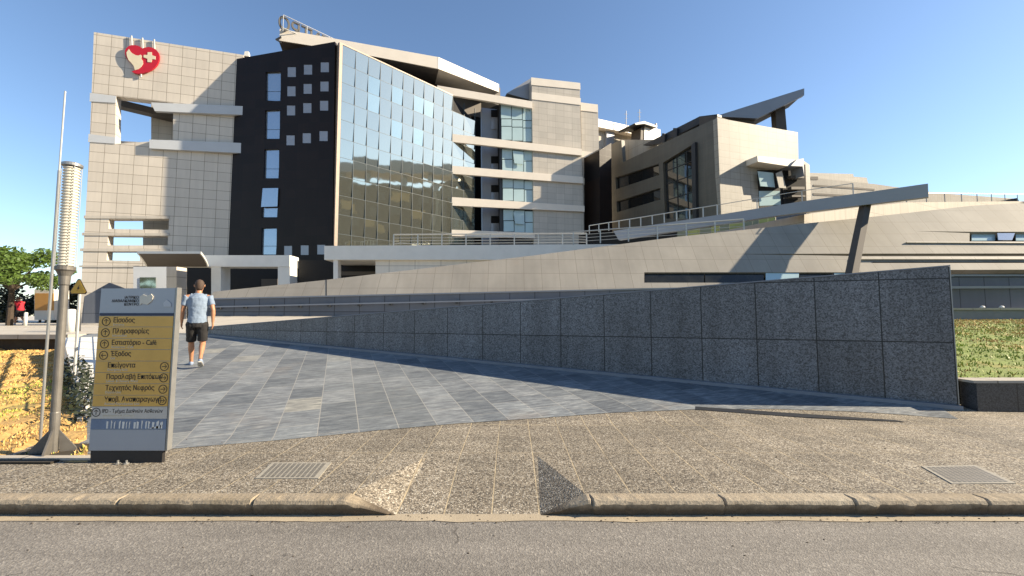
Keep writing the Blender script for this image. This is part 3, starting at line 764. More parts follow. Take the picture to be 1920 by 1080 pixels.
# mirrored rooftop letters
LF = Face.vp(522, 37.9, 1720)
root = thing('rooftop_letters', 'dark letters seen from behind on a pale frame above the roof', 'sign', LF.w(525, 54))
u = LF.l(523, 54)[0]; bot = LF.l(523, 55)[1]+.22; top = LF.l(524, 28)[1]; hh = top-bot+.1
for i, chh in enumerate('ΟΡΤΝΕΚ'):
    mw = LF.M @ Matrix.Translation((u+1.0+i*.92, .1, bot)) @ Matrix(((-1, 0, 0, 0), (0, 0, 1, 0), (0, 1, 0, 0), (0, 0, 0, 1)))
    text(chh, hh*1.36, M['cablack'], root, mw, 'letter', .05, 'LEFT', .84, .03)
mb = MB()
def rp(uu, dz, d=-.12): return LF.world(uu, d, bot+dz)
mb.tube(rp(u+.3, hh*1.0), rp(u+9, hh*1.0), .03, n=6); mb.tube(rp(u+.3, 0.02), rp(u+9, .02), .04, n=6)
for i in range(5): mb.tube(rp(u+.3+i*2.1, -.3), rp(u+.3+i*2.1, hh), .03, n=6)
mb.build('frame', M['steelw'], root)

# ================================================================ MIDDLE BLOCK
Mf = Face.vp(944, 44.9, 3900)
root = thing('banded_block', 'beige stone block with cream bands and a strip of blue windows', 'building', Mf.o)
Mf.panel('wall', [(1003, 600), (997, 147), (1087, 157), (1099, 600)], 0, 14, M['tower_big'], root)
Mf.panel('wall_step', [(1098, 600), (1089, 192), (1121, 196), (1131, 600)], .9, 12, M['tower_big'], root)
Mf.panel('core', [(944, 600), (938, 190), (1002, 196), (1003, 600)], .5, 12, M['dark'], root)
# glazing strip
gl = []
for xi in range(3):
    for (y0, y1) in ((190, 222), (223.5, 236), (237.5, 262), (280, 298), (299.5, 320), (336, 352), (353.5, 376), (393, 413), (414.5, 434)):
        x0 = 939+(y0-190)*.022+xi*20.3; gl.append(quad(x0+.5, y0+xi*1.6, x0+19.5, y1+xi*1.6))
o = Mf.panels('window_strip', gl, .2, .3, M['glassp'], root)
Mf.panel('window_frame', [(937.5, 600), (937, 186), (999, 192), (1003.5, 600)], .31, .48, M['frame'], root)
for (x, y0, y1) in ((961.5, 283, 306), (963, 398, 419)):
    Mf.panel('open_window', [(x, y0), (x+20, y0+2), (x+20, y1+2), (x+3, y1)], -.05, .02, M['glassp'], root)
for b_ in ([(820, 160), (998, 190), (998, 203), (820, 174)], [(839, 250), (1091, 279), (1091, 291.5), (839, 265)], [(840, 310), (1093, 331.5), (1093, 344), (840, 325)], [(841, 369), (1096, 386), (1096, 397), (841, 385)], [(843, 430.5), (1003, 436.5), (1003, 447), (843, 442.5)]):
    Mf.panel('cream_band', b_, -.3, -.003, M['band'], root)
Mf.panel('cream_band', [(996, 145), (1088, 155.5), (1088.5, 168), (996, 159)], -.06, -.003, M['band'], root)
Mf.panel('cream_band', [(997, 172.5), (1089, 184), (1089, 197), (997, 186)], -.06, -.004, M['band'], root)
Mf.panels('cream_band', [[(1089, 192), (1121, 196), (1121.5, 211), (1089, 207)], [(1091, 283), (1125, 287), (1125, 299), (1091, 295)], [(1093, 334), (1126, 337), (1126, 349), (1093, 346)], [(1097, 388), (1128, 391), (1128, 402), (1097, 399)]], .84, .898, M['band'], root)
# recess: dark back wall and inner side wall
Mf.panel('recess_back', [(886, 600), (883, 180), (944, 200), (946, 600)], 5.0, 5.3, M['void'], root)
cpt = Mf.world(Mf.l(940, 592)[0], 0, 0); SI = Face((cpt.x-Mf.n.x*-.5, cpt.y-Mf.n.y*-.5), (-Mf.n.x+.75*Mf.u.x*1, -Mf.n.y+.75*Mf.u.y))
Mf.panel('side_pier', [(906, 600), (903, 202), (941, 206), (944, 600)], 2.0, 2.6, M['greybeam'], root)
for y in (206, 293, 347, 405):
    Mf.panel('side_window', quad(921, y, 939, y+13), 1.9, 1.96, M['void'], root)
    Mf.panel('side_window', quad(921, y+14, 940, y+36), 1.9, 1.96, M['glassg'], root)
Mf.panel('roof_slope', [(950, 175), (996, 146), (997, 188)], 1.0, 6, M['greybeam'], root)
# far linking block
L_ = Face.vp(1125, 60, 2200)
root = thing('rear_roof_wing', 'distant wing with a cream roof edge between the two blocks', 'building', L_.o)
L_.panel('roof_edge', [(1118, 222), (1212, 243), (1212, 256), (1118, 237)], 0, 4, M['band'], root)
L_.panel('wall', quad(1110, 236, 1230, 620), 1.0, 3, M['conc2'], root)
L_.panel('column', quad(1137, 238, 1152, 330), .6, 1.1, M['greybeam'], root)
root = thing('roof_chimney', 'cream roof stack with a dark slatted cap on the rear wing', 'chimney', L_.w(1215, 260, -2))
L_.panel('stack', [(1207, 285), (1209, 236), (1238, 243), (1239, 285)], -3, -1, M['band'], root)
L_.panel('stack_side', [(1200, 285), (1202, 240), (1208.8, 236), (1207, 285)], -2.9, -1.1, M['brown'], root)
L_.panel('cap', [(1190, 231), (1208, 227), (1233, 236), (1231, 239), (1208, 232), (1192, 234)], -3.6, -.4, M['frame'], root)
for x in (1192, 1200, 1230): L_.panel('cap_leg', quad(x, 231, x+1.8, 243), -2.2, -2.0, M['frame'], root)
for i, (x, y0, y1) in enumerate(((1174, 208, 240), (1199, 205, 236))):
    mb = MB(); mb.tube(L_.w(x, y1+12, -1), L_.w(x, y0, -1), .05, n=6)
    for q in range(3+i*0): mb.tube(L_.w(x-3.5+q, y0+6+q*8, -1), L_.w(x+3.5-q, y0+6+q*8, -1), .035, n=5)
    tag(mb.build('antenna', M['greybeam']), ['thin roof antenna with short cross arms left of the chimney', 'thin mast rising directly behind the chimney cap'][i], 'antenna', 'roof antennas')

# ================================================================ RIGHT BLOCK
cx = (1359-960)/801.7*37
Rr = Face((cx, 37), (3340-960, 801.7)); Rl = Face((cx, 37), (410, -801.7))
root = thing('right_block', 'weathered beige block with dark windows on its shaded left side', 'building', (cx, 37, 0))
Rr.panel('front_wall', [(1360, 600), (1345, 221), (1496, 248), (1504, 600)], 0, .5, M['rstone'], root)
wh = [(1243, 305), (1303, 268), (1308, 410), (1247, 410)]
w1 = [(1154, 333), (1235, 307), (1236, 328), (1155, 355)]
w2 = [(1156, 378), (1238, 352), (1238.5, 374), (1157, 398)]
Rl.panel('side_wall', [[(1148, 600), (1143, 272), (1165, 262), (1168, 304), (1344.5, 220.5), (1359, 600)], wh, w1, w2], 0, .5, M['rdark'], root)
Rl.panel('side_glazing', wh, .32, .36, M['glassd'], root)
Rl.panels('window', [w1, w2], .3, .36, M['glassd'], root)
mb = MB()
for x in (1246, 1265, 1284): 
    a = Rl.l(x, 300); b = Rl.l(x+2, 408); mb.box((a[0]-.03, .26, b[1]), (a[0]+.03, .32, a[1]+1.0))
for y in (300, 320, 345, 375):
    a = Rl.l(1245, y); b = Rl.l(1300, y); mb.box((a[0], .265, a[1]-.03), (b[0], .315, a[1]+.03))
link('mullions', mesh('mm', mb.v, mb.f), M['frame'], root, Rl.M)
Rl.panel('dark_fin', [(1296, 272), (1303, 266), (1309, 600), (1302, 600)], -.35, .3, M['frame'], root)
Rr.loc('core', [(Rr.l(1362, 592)[0], 0), (Rr.l(1500, 592)[0], 0), (Rr.l(1500, 592)[0], Rr.l(1490, 252)[1]), (Rr.l(1362, 592)[0], Rr.l(1352, 226)[1])], .55, 8, M['dark'], root)
# pale upper parapet behind notch
Rl.panel('parapet', [(1166, 310), (1165, 262), (1232, 262), (1232, 300)], 1.6, 1.9, M['conc2'], root)
Rl.panel('roof_edge', [(1205, 272), (1312, 218), (1345, 214), (1345, 222), (1312, 232), (1235, 270)], .8, 1.4, M['frame'], root)
Rl.panel('roof_box', [(1311, 250), (1311, 218), (1345, 218), (1345, 250)], .6, 3.0, M['brown'], root)
Rl.panels('roof_post', [quad(1262, 240, 1269, 262), quad(1241, 250, 1246, 268)], .5, .8, M['frame'], root)
# front details
Rr.panel('hood', [(1420, 292), (1495, 300), (1478, 311.5), (1421, 303)], -1.2, -.003, M['band'], root)
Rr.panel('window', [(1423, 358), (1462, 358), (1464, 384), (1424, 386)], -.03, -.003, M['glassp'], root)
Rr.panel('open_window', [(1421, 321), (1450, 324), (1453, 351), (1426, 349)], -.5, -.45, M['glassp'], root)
Rr.panel('open_window', [(1455, 325), (1466, 320), (1474, 353), (1461, 352)], -.8, -.75, M['conc2'], root)
Rr.panel('window_frame', [(1420, 319), (1466, 319), (1470, 390), (1424, 390)], -.02, -.004, M['dark'], root)
Rr.panel('side_recess', [(1466, 320), (1510, 308), (1513, 395), (1470, 395)], -.1, -.03, M['void'], root)
Rr.panel('corner_hood', [(1483, 311), (1494, 299), (1507, 297), (1508, 330), (1505, 312)], -1.4, -.2, M['greybeam'], root)
Rr.panels('recess_slats', [quad(1483, 329, 1508, 334), quad(1484, 350, 1509, 355), quad(1485, 366, 1510, 369)], -.6, -.2, M['brown'], root)
Rr.panel('end_pier', [(1505, 300), (1518, 309), (1522, 400), (1508, 400)], .2, 2, M['rstone'], root)
# roof fin
Rf = Face((cx, 41.5), (3000, -300))
root = thing('roof_fin', 'tilted grey roof blade held up by a dark pillar on the right block', 'canopy', Rf.w(1465, 243))
Rf.panel('blade', [(1341, 218), (1508, 165.5), (1508, 178.5), (1420, 222)], -.6, -.2, M['greybeam'], root)
Rf.panel('blade_underside', [(1345, 219), (1505, 178), (1416, 224), (1412, 231), (1350, 222)], -.19, 2.4, M['brown'], root)
Rf.panel('pillar', [(1453, 196), (1471, 192), (1476, 250), (1457, 250)], .3, 1.2, M['brown'], root)
Rf.panel('roof_housing', [(1360, 224), (1413, 212), (1413, 236)], .5, 2.5, M['frame'], root)

# dark tower slot between blocks
Sd = Face.vp(1128, 46, 2400)
root = tag(Sd.panel('stair_core', [(1126, 600), (1124, 282), (1146, 268), (1150, 600)], 0, 3, M['black']), 'narrow black stair core between the banded block and right block', 'building')

# far hospital wing at right
H = Face.vp(1520, 75, 4200)
root = thing('distant_wing', 'distant pale stepped building behind the right block', 'building', H.o)
H.panel('wall', [(1510, 620), (1510, 332), (1640, 345), (1760, 362), (1900, 372), (1900, 620)], 0, 10, M['conc2'], root)
H.panel('upper_storey', [(1518, 345), (1518, 324), (1600, 326), (1603, 345)], 1, 8, M['rstone'], root)
H.panel('upper_storey', [(1598, 350), (1600, 331), (1625, 333), (1630, 350)], 2, 8, M['rstone'], root)
H.panels('window_band', [[(1525, 346), (1640, 354), (1640, 357), (1525, 349.5)], quad(1520, 331, 1534, 337), [(1525, 362), (1640, 368), (1640, 371), (1525, 366)]], -.05, -.003, M['brown'], root)

# ================================================================ BEAM / TERRACE RIGHT
xb = (1620-960)/801.7*22.3
T = Face((xb, 22.3), (860, -801.7))
root = thing('cantilever_beam', 'long grey cantilever beam carried by a leaning dark pillar', 'beam', (xb, 22.3, 0))
T.panel('beam', [(1150, 433), (1345, 403), (1500, 378), (1740, 344), (1741, 369), (1460, 404), (1270, 433), (1160, 450)], 0, .35, M['greybeam'], root)
V_ = [T.w(1500, 379, .35), T.w(1738, 346, .35), T.w(1740, 368, .0), T.w(1480, 402, .0)]
mb = MB(); tl = T.l(1470, 384)[0]; tr = T.l(1739, 345)[0]
q = [T.world(tl, .36, T.l(1480, 398)[1]), T.world(tr, .36, T.l(1739, 364)[1]), T.world(tr-.6, 1.3, T.l(1739, 358)[1]), T.world(tl, 1.5, T.l(1480, 392)[1])]
mb.add(q+[p+Vector((0, 0, .25)) for p in q], [(0, 1, 2, 3), (4, 7, 6, 5), (0, 4, 5, 1), (1, 5, 6, 2), (2, 6, 7, 3), (3, 7, 4, 0)])
mb.build('soffit', M['conc2'], root)
a = T.w(1622, 386, .5); b = EYEV+ray(1597, 512)*((19.75)/ray(1597, 512).y)
mb = MB(); d = (a-b)
for (p, q) in ((a, b+ (b-a)*.15),):
    X = Vector((.15, 0, 0)); Y = Vector((0, .22, 0))
    mb.add([q-X-Y, q+X-Y, q+X+Y, q-X+Y, p-X-Y, p+X-Y, p+X+Y, p-X+Y], [(0, 3, 2, 1), (4, 5, 6, 7), (0, 1, 5, 4), (1, 2, 6, 5), (2, 3, 7, 6), (3, 0, 4, 7)])
mb.build('pillar', M['brown'], root)
# glazed strip + walls below beam
U = Face.vp(1270, 34, 250)
root = thing('upper_pavilion', 'low pavilion under the long beam with yellow green glazed strip', 'building', U.o)
edges = [1270, 1290, 1312, 1334, 1349, 1368, 1395, 1411, 1423, 1440, 1454]
for i in range(len(edges)-1):
    x0, x1 = edges[i], edges[i+1]-.8
    yt = lambda x: 428-(x-1290)*.142; yb = lambda x: 446-(x-1270)*.07
    U.panel('glazed_panel', [(x0, yb(x0)+12), (x0, yt(x0)-6), (x1, yt(x1)-6), (x1, yb(x1)+12)], 0, .1, M['frit'] if i in (1, 3, 5, 8, 9) else M['frit2'], root)
U.panel('blue_panel', [(1455, 460), (1455, 395), (1512, 388), (1512, 450)], 0, .15, M['bluegrey'], root)
U.panel('dark_recess', [(1085, 480), (1085, 440), (1270, 425), (1270, 470)], .6, .8, M['dark'], root)
U2 = Face.vp(1510, 25, 2600)
tag(U2.panel('terrace_wall', [(1508, 460), (1508, 402), (1600, 390), (1700, 379.5), (1930, 377), (1930, 460)], 0, 6, M['conc2']), 'pale concrete terrace wall behind the cantilever beam', 'wall')
tag(U2.panel('terrace_roof_blade', [(1855, 379), (1908, 371), (1912, 380)], 2, 5, M['frame']), 'small dark roof blade at the far right above the terrace', 'roof')
# rails
railing('grey railing of thick posts on top of the sloping beam wall', [T.w(1105, 438, .6), T.w(1345, 403, .6)], 0.66, 12, infill=None, r=.034)
railing('thin pale railing rising behind the long beam', [T.w(1345, 403, .9), T.w(1480, 382, .9), T.w(1600, 366, .9)], .66, 4, infill=None, r=.02)
railing('thin railing along the terrace wall at the far right', [U2.w(1700, 379.5, .5), U2.w(1930, 377, .5)], .72, 9, infill=None, r=.022)

# ================================================================ INFORMATION SIGN
sb = onz(240, 868)
Sg = Face((sb.x, sb.y), (1, .0))
root = thing('information_totem', 'leaning grey and gold information sign listing hospital departments', 'sign', sb)
Sg.panel('slab', [(166, 845), (190, 541), (329, 540), (309, 845)], 0, .045, M['signgrey'], root)
Sg.panel('side_trim', [(329.5, 539), (332.5, 539), (313, 845), (309.8, 845)], -.008, .052, M['steel'], root)
Sg.panel('base', [(170, 845.3), (305, 845.3), (303, 871), (169, 871)], .006, .042, M['black_rub'], root)
def sx(y): # left edge px at row y
    return 190-(y-541)*.0789
def sr(y): return 329-(y-541)*.0656
def row(y0, y1, name, mat, d=-.006, d1=-.001, parent=root):
    return Sg.panel(name, [(sx(y0)+.3, y0), (sr(y0)-.5, y0), (sr(y1)-.5, y1), (sx(y1)+.3, y1)], d, d1, mat, parent)
row(587, 592, 'blue_line', M['navy'])
rowsy = [592.5, 613, 634.5, 655.5, 677, 698.5, 719.5, 741, 762.5]
names = ['Είσοδος', 'Πληροφορίες', 'Εστιατόριο - Café', 'Έξοδος', 'Επείγοντα', 'Παραλαβή Επιτόκων', 'Τεχνητός Νεφρός', 'Υποβ. Αναπαραγωγή']
subs = ['Entrance', 'Information', 'Restaurant - Café', 'Exit', 'Emergency Unit', 'Labour & Delivery Ward', 'Dialysis Unit', 'Assisted Reproduction Unit']
def tmat(px, py, d=-.0075):
    x, z = Sg.l(px, py, d)
    return Sg.M @ Matrix.Translation((x, d, z)) @ Matrix(((1, 0, 0, 0), (0, 0, -1, 0), (0, 1, 0, 0), (0, 0, 0, 1)))
pxm = abs(Sg.l(300, 600)[0]-Sg.l(200, 600)[0])/100
def arrow(cx_, cy_, ang, parent, r=8.2):
    mb = MB(); R_ = r*pxm; n = 28
    vs = []; 
    for i in range(n): a = 2*pi*i/n; vs += [(cos(a)*R_, 0, sin(a)*R_), (cos(a)*R_*.82, 0, sin(a)*R_*.82)]
    mb.add(vs, [(2*i, (2*i+2) % (2*n), (2*i+3) % (2*n), 2*i+1) for i in range(n)])
    c, s = cos(ang), sin(ang)
    def pp(x, z): return ((x*c-z*s)*R_, 0, (x*s+z*c)*R_)
    mb.add([pp(-.55, -.08), pp(.35, -.08), pp(.35, .08), pp(-.55, .08)], [(0, 1, 2, 3)])
    mb.add([pp(.02, .5), pp(.18, .5), pp(.6, .0), pp(.42, 0)], [(0, 1, 2, 3)]); mb.add([pp(.02, -.5), pp(.42, 0), pp(.6, 0), pp(.18, -.5)], [(0, 1, 2, 3)])
    x, z = Sg.l(cx_, cy_, -.0078)
    return link('arrow', mesh('arrow', mb.v, mb.f), M['ink'], parent, Sg.M @ Matrix.Translation((x, -.0078, z)))
for i in range(8):
    y0, y1 = rowsy[i], rowsy[i+1]
    rw = row(y0+.4, y1-.5, 'gold_row', M['signgold'])
    tx = sx(y0)+(26 if i < 4 else 22)-(i > 4)*1
    text(names[i], .067, M['ink'], rw, tmat(tx, y0+12), extr=.0006, sx=.84, bold=.0008)
    text(subs[i], .034, M['inkw'], rw, tmat(tx, y0+18.2), extr=.0006, sx=.9)
    if i < 4: arrow(sx(y0)+13, (y0+y1)/2, pi/2 if i < 3 else pi, rw)
    else: arrow(sr(y0)-12, (y0+y1)/2-.5, 0, rw)
rw = row(763, 785, 'pale_row', M['signpale']); text('IPD - Τμήμα Διεθνών Ασθενών', .050, M['ink'], rw, tmat(191, 774), extr=.0006, sx=.82); arrow(180, 773, pi/2, rw)
text('International Patients', .036, M['inkw'], rw, tmat(192, 781), extr=.0006)
rw = row(786, 805, 'peeled_strip', M['navyp'])
tp = []
random.seed(3)
for i in range(15):
    x = 200+i*7+random.uniform(-2, 2); w_ = random.uniform(1.5, 4.5); tp.append([(x, 803.5), (x+1, 788+random.uniform(0, 5)), (x+w_+1, 788+random.uniform(0, 4)), (x+w_-.5, 803.5)])
tp.append([(278, 803.5), (302, 797), (301, 803.5)])
Sg.panels('torn_paper', tp, -.0085, -.0065, M['white'], rw)
row(806, 844, 'lower_panel', M['signgrey'], -.004, -.001)
for s_, y in (('ΙΑΤΡΙΚΟ', 560), ('ΔΙΑΒΑΛΚΑΝΙΚΟ', 566.5), ('ΚΕΝΤΡΟ', 573)):
    text(s_, .038, M['ink'], root, tmat(260, y, -.003), extr=.0008, align='RIGHT', sx=.95)
Sg.panel('emblem', [(262, 556), (268, 552), (275, 555), (283, 551), (287, 556), (284, 565), (276, 571), (266, 569), (262, 572)], -.008, -.001, M['opal'], root)
Sg.panel('sticker', [(306, 568), (313, 562), (320, 568), (321, 575), (307, 575)], -.006, -.001, M['bandgrey'], root)
for x in (221, 237):
    mb = MB(); c_ = Sg.w(x, 868.5, -.03); mb.lathe((c_.x, c_.y, 0.0), [(.022, 0), (.022, .012), (.009, .014), (.009, .035)], 8); mb.build('anchor_bolt', M['steel'], root)

# ================================================================ LAMP POST
lb = onz(99, 846, .03)
root = thing('louvred_lamp_post', 'grey lamp post with a tall ribbed cylinder lantern on the dry grass', 'lamp post', lb)
lx, ly = lb.x, lb.y
zl = lambda py, px=115: (EYEV+ray(px, py)*(ly/ray(px, py).y)).z
zc0, zc1 = zl(500, 122), zl(313, 136)
mb = MB(); mb.lathe((lx, ly, 0), [(.041, 0), (.041, .42), (.038, .43), (.037, zc0-.20), (.045, zc0-.19), (.049, zc0-.10), (.07, zc0-.05), (.084, zc0-.035), (.084, zc0)], 20); mb.build('pole', M['steeld'], root, smooth=False)
mb = MB(); mb.box((lx-.30, ly-.3, .0), (lx+.30, ly+.3, .02)); mb.build('base_plate', M['soil'], root)
for ang in (25, 115, 205, 295):
    a = radians(ang); c, s = cos(a), sin(a); t = Vector((-s, c, 0))*.008
    pr = [Vector((lx+c*.06, ly+s*.05, .0)), Vector((lx+c*.19, ly+s*.19, 0)), Vector((lx+c*.18, ly+s*.18, .05)), Vector((lx+c*.035, ly+s*.035, .25))]
    mb = MB(); mb.add([p+t for p in pr]+[p-t for p in pr], [(0, 1, 2, 3), (7, 6, 5, 4), (0, 4, 5, 1), (1, 5, 6, 2), (2, 6, 7, 3), (3, 7, 4, 0)]); mb.build('fin', M['steeld'], root)
prof = [(.058, zc0+.003)]
nr = 34; hz = (zc1-zc0)/nr
for i in range(nr): prof += [(.058, zc0+hz*(i+.15)), (.069, zc0+hz*(i+.3)), (.069, zc0+hz*(i+.6)), (.058, zc0+hz*(i+.75))]
mb = MB(); mb.lathe((lx, ly, 0), prof, 24); mb.build('lantern', M['opal'], root)
mb = MB(); mb.lathe((lx, ly, 0), [(.080, zc1), (.086, zc1+.005), (.086, zc1+.03), (.07, zc1+.04), (0.001, zc1+.045)], 24); mb.build('lantern_cap', M['steel'], root)
for ang in (60, 150, 240, 330):
    a = radians(ang); mb = MB(); mb.tube((lx+cos(a)*.079, ly+sin(a)*.079, zc0), (lx+cos(a)*.079, ly+sin(a)*.079, zc1), .0035, n=6); mb.build('stay_rod', M['steelw'], root)
root = thing('flagpole', 'thin pale pole rising beside the ribbed lantern', 'pole', (lx-.0, ly+.3, 0))
fy = 4.9
def at(px, py, Y): return EYEV+ray(px, py)*(Y/ray(px, py).y)
a = at(89, 700, fy); a.z = .05; b = at(125, 171, fy)
mb = MB(); a0 = at(98, 505, fy); mb.tube((a0.x, fy, .03), (a0.x, fy, at(112, 320, fy).z), .014, n=10); mb.build('lower_pole', M['steel'], root)
mb = MB(); mb.tube((a0.x, fy, at(112, 320, fy).z), (a0.x+.005, fy, b.z), .009, n=10); mb.build('upper_pole', M['steelw'], root)

# ================================================================ WARNING SIGN
root = thing('warning_sign', 'yellow triangular warning sign on a thin white post by the ramp', 'sign', at(142, 700, 7.4))
wy = 7.4; pw = at(150, 545, wy)
mb = MB(); mb.tube((pw.x, wy, .15), (pw.x, wy, pw.z+.12), .022, n=8); mb.build('post', M['steelw'], root)
Tr = Face((pw.x, wy-.03), (1, 0))
def rtri(cx, cz, r): return [(cx+r*cos(a), cz+r*sin(a)) for a in [radians(90+120*k+dx) for k in range(3) for dx in (-7, 7)]]
zc = at(150, 541, wy).z
Tr.loc('plate', rtri(0, zc, .165), 0, .006, M['ink'], root)
Tr.loc('panel', rtri(0, zc, .142), -.003, -.001, M['yellow'], root)
Tr.loc('symbol', [(-.03, zc-.05), (.0, zc-.01), (-.02, zc+.0), (.02, zc+.06), (.01, zc+.015), (.03, zc+.01), (-.01, zc-.03)], -.006, -.0035, M['ink'], root)

# ================================================================ RAMP SIDE COPING + RAIL + SHRUBS
A_ = onh(170, 770); B_ = onh(128, 640)
root = thing('ramp_side_wall', 'pale stone kerb wall along the left side of the slate ramp', 'wall', A_)
dv = (B_-A_).normalized(); sd_ = Vector((dv.y, -dv.x, 0)).normalized()
mb = MB(); q0 = A_-sd_*.10; q1 = A_+sd_*.45; q2 = B_+sd_*1.4; q3 = B_-sd_*.10
za, zb_ = A_.z+.10, B_.z+.10
mb.add([(q0.x, q0.y, -.1), (q1.x, q1.y, -.1), (q2.x, q2.y, -.1), (q3.x, q3.y, -.1), (q0.x, q0.y, za), (q1.x, q1.y, za), (q2.x, q2.y, zb_), (q3.x, q3.y, zb_)], [(0, 1, 5, 4), (1, 2, 6, 5), (2, 3, 7, 6), (3, 0, 4, 7), (4, 5, 6, 7)])
mb.build('coping', M['white'], root)
p1 = A_+sd_*.2+Vector((0, 0, .1)); p2 = B_+sd_*.6+Vector((0, 0, .1)); pm = p1.lerp(p2, .55)
r_ = railing('white tubular handrail with slanted bars beside the ramp', [p1, p2], .78, 7, r=.022, infill=(.15, .4, .65))
def leaves(mb, c, rad, n, size, flat=1.0):
    for _ in range(n):
        while True:
            d = Vector((random.uniform(-1, 1), random.uniform(-1, 1), random.uniform(-1, 1)))
            if .25 < d.length <= 1: break
        p = Vector((c[0]+d.x*rad[0], c[1]+d.y*rad[1], c[2]+d.z*rad[2])); s = size*random.uniform(.6, 1.3)
        a = Vector((random.gauss(0, 1), random.gauss(0, 1), random.gauss(0, .6))).normalized()*s; b = a.orthogonal().normalized()*s*.55
        mb.add([p-a, p+b*1, p+a, p-b*1], [(0, 1, 2, 3)])
random.seed(11)
root = thing('ramp_shrub', 'dark scrubby bush between the dry grass and the ramp wall', 'shrub', at(150, 730, 6.4))
mb = MB()
for i in range(16):
    t = i/15; c = at(160-t*26, 748-t*76, 5.6+t*3.4); leaves(mb, (c.x+.05, c.y, lawn_l(c.x, c.y)+.16), (.2, .22, .22), 110, .035)
mb.build('foliage', M['leafd'], root)
mb = MB()
for i in range(14):
    c = at(158-i*1.9, 750-i*5, 5.7+i*.24); z = lawn_l(c.x, c.y); mb.tube((c.x, c.y, z), (c.x+random.uniform(-.15, .15), c.y, z+.3), .008, .003, 5)
mb.build('stems', M['bark'], root)

# ================================================================ TREES
def tree(name, label, px, Y, z0, H_, crown, n, size, mat, group=None, tr=.16):
    b = at(px, 600, Y); root = thing(name, label, 'tree', (b.x, Y, z0), group)
    mb = MB(); top = Vector((b.x, Y, z0+H_*.5)); mb.tube((b.x, Y, z0-.1), top, tr, tr*.7, 9); limbs = []
    cl = []
    for i in range(crown[3]):
        a = random.uniform(0, 2*pi); e = random.uniform(-.35, 1); r = (random.uniform(.35, 1))
        c = Vector((b.x+cos(a)*crown[0]*r*cos(e*.9), Y+sin(a)*crown[1]*r*cos(e*.9), z0+crown[4]+e*crown[2])); cl.append(c)
        if i < 12:
            mid = top.lerp(c, .5)+Vector((0, 0, -.12)); mb.tube(top+Vector((0, 0, -.2)), mid, tr*.45, tr*.28, 6); mb.tube(mid, c, tr*.28, .02, 5)
    mb.build('trunk', M['bark'], root)
    mb = MB()
    for c in cl: r = random.uniform(.45, .8)*crown[5]; leaves(mb, c, (r, r, r*.6), n//len(cl), size)
    mb.build('crown', mat, root)
    return root
tree('broadleaf_tree', 'broad green tree with spreading crown at the left edge', 18, 24, .86, 4.4, (3.0, 2.2, 1.35, 44, 2.75, .78), 11000, .09, M['leaf'])
random.seed(5)
for i, (px, Y, hh_, lab) in enumerate(((-30, 34, 2.6, 'dark dense bush behind the left tree trunk'), (75, 36, 2.5, 'dark bush behind the orange and white kiosk'), (128, 34, 3.9, 'dark tall shrub between the lamp post and the beige tower'))):
    b = at(px, 600, Y); rt = thing('dark_bush', lab, 'bush', (b.x, Y, .86), 'bushes at the back of the plaza')
    mb = MB()
    for k in range(14): leaves(mb, (b.x+random.uniform(-2.2, 2.2)*(1 if i < 2 else .45), Y+random.uniform(-.6, .6), .86+random.uniform(.2, hh_)), (.9, .8, .6), 220, .14)
    mb.build('foliage', M['leafd'], rt)
    mb = MB(); mb.tube((b.x, Y, .8), (b.x, Y, .86+hh_*.7), .09, .04, 6); mb.build('stem', M['bark'], rt)
random.seed(9)
rt = thing('potted_plant', 'small leafy plant under the curved canopy', 'plant', at(290, 545, 24))
b = at(290, 545, 24); mb = MB()
for k in range(12): leaves(mb, (b.x+random.uniform(-.5, .5), 24, .9+k*.15), (.45-.02*k, .3, .18), 60, .08)
mb.build('foliage', M['leafd'], rt); mb = MB(); mb.tube((b.x, 24, .86), (b.x, 24, 2.6), .04); mb.build('stem', M['bark'], rt)

# ================================================================ KIOSK, BOLLARDS
Kk = Face.vp(66, 26, 9000)
root = thing('plaza_kiosk', 'box shaped kiosk with an orange panel between white ends', 'kiosk', at(84, 598, 26))
Kk.panel('body', quad(64.5, 543, 101, 600), 0, 1.0, M['white'], root)
Kk.panel('orange_panel', quad(65, 550, 100.5, 582), -.03, -.002, M['orange'], root)
for i, (px, y0, y1, Y, ww, lab) in enumerate(((48, 586, 600, 24, .08, 'slim white bollard left of the kiosk'), (131, 580, 622, 14.5, .12, 'light stone bollard beside the ramp handrail'))):
    b = at(px, y1, Y); t = at(px, y0, Y); mb = MB(); mb.lathe((b.x, Y, .86), [(ww, 0), (ww, t.z-.86-.03), (ww*.8, t.z-.86), (.001, t.z-.86+.01)], 12)
    tag(mb.build('bollard', M['white'], smooth=True), lab, 'bollard', 'bollards on the left plaza')
tag(Face((at(121, 600, 15).x, 15), (1, 0)).panel('litter_bin', quad(121, 580, 130, 622), 0, .4, M['frame']), 'narrow dark bin behind the lamp post', 'bin')

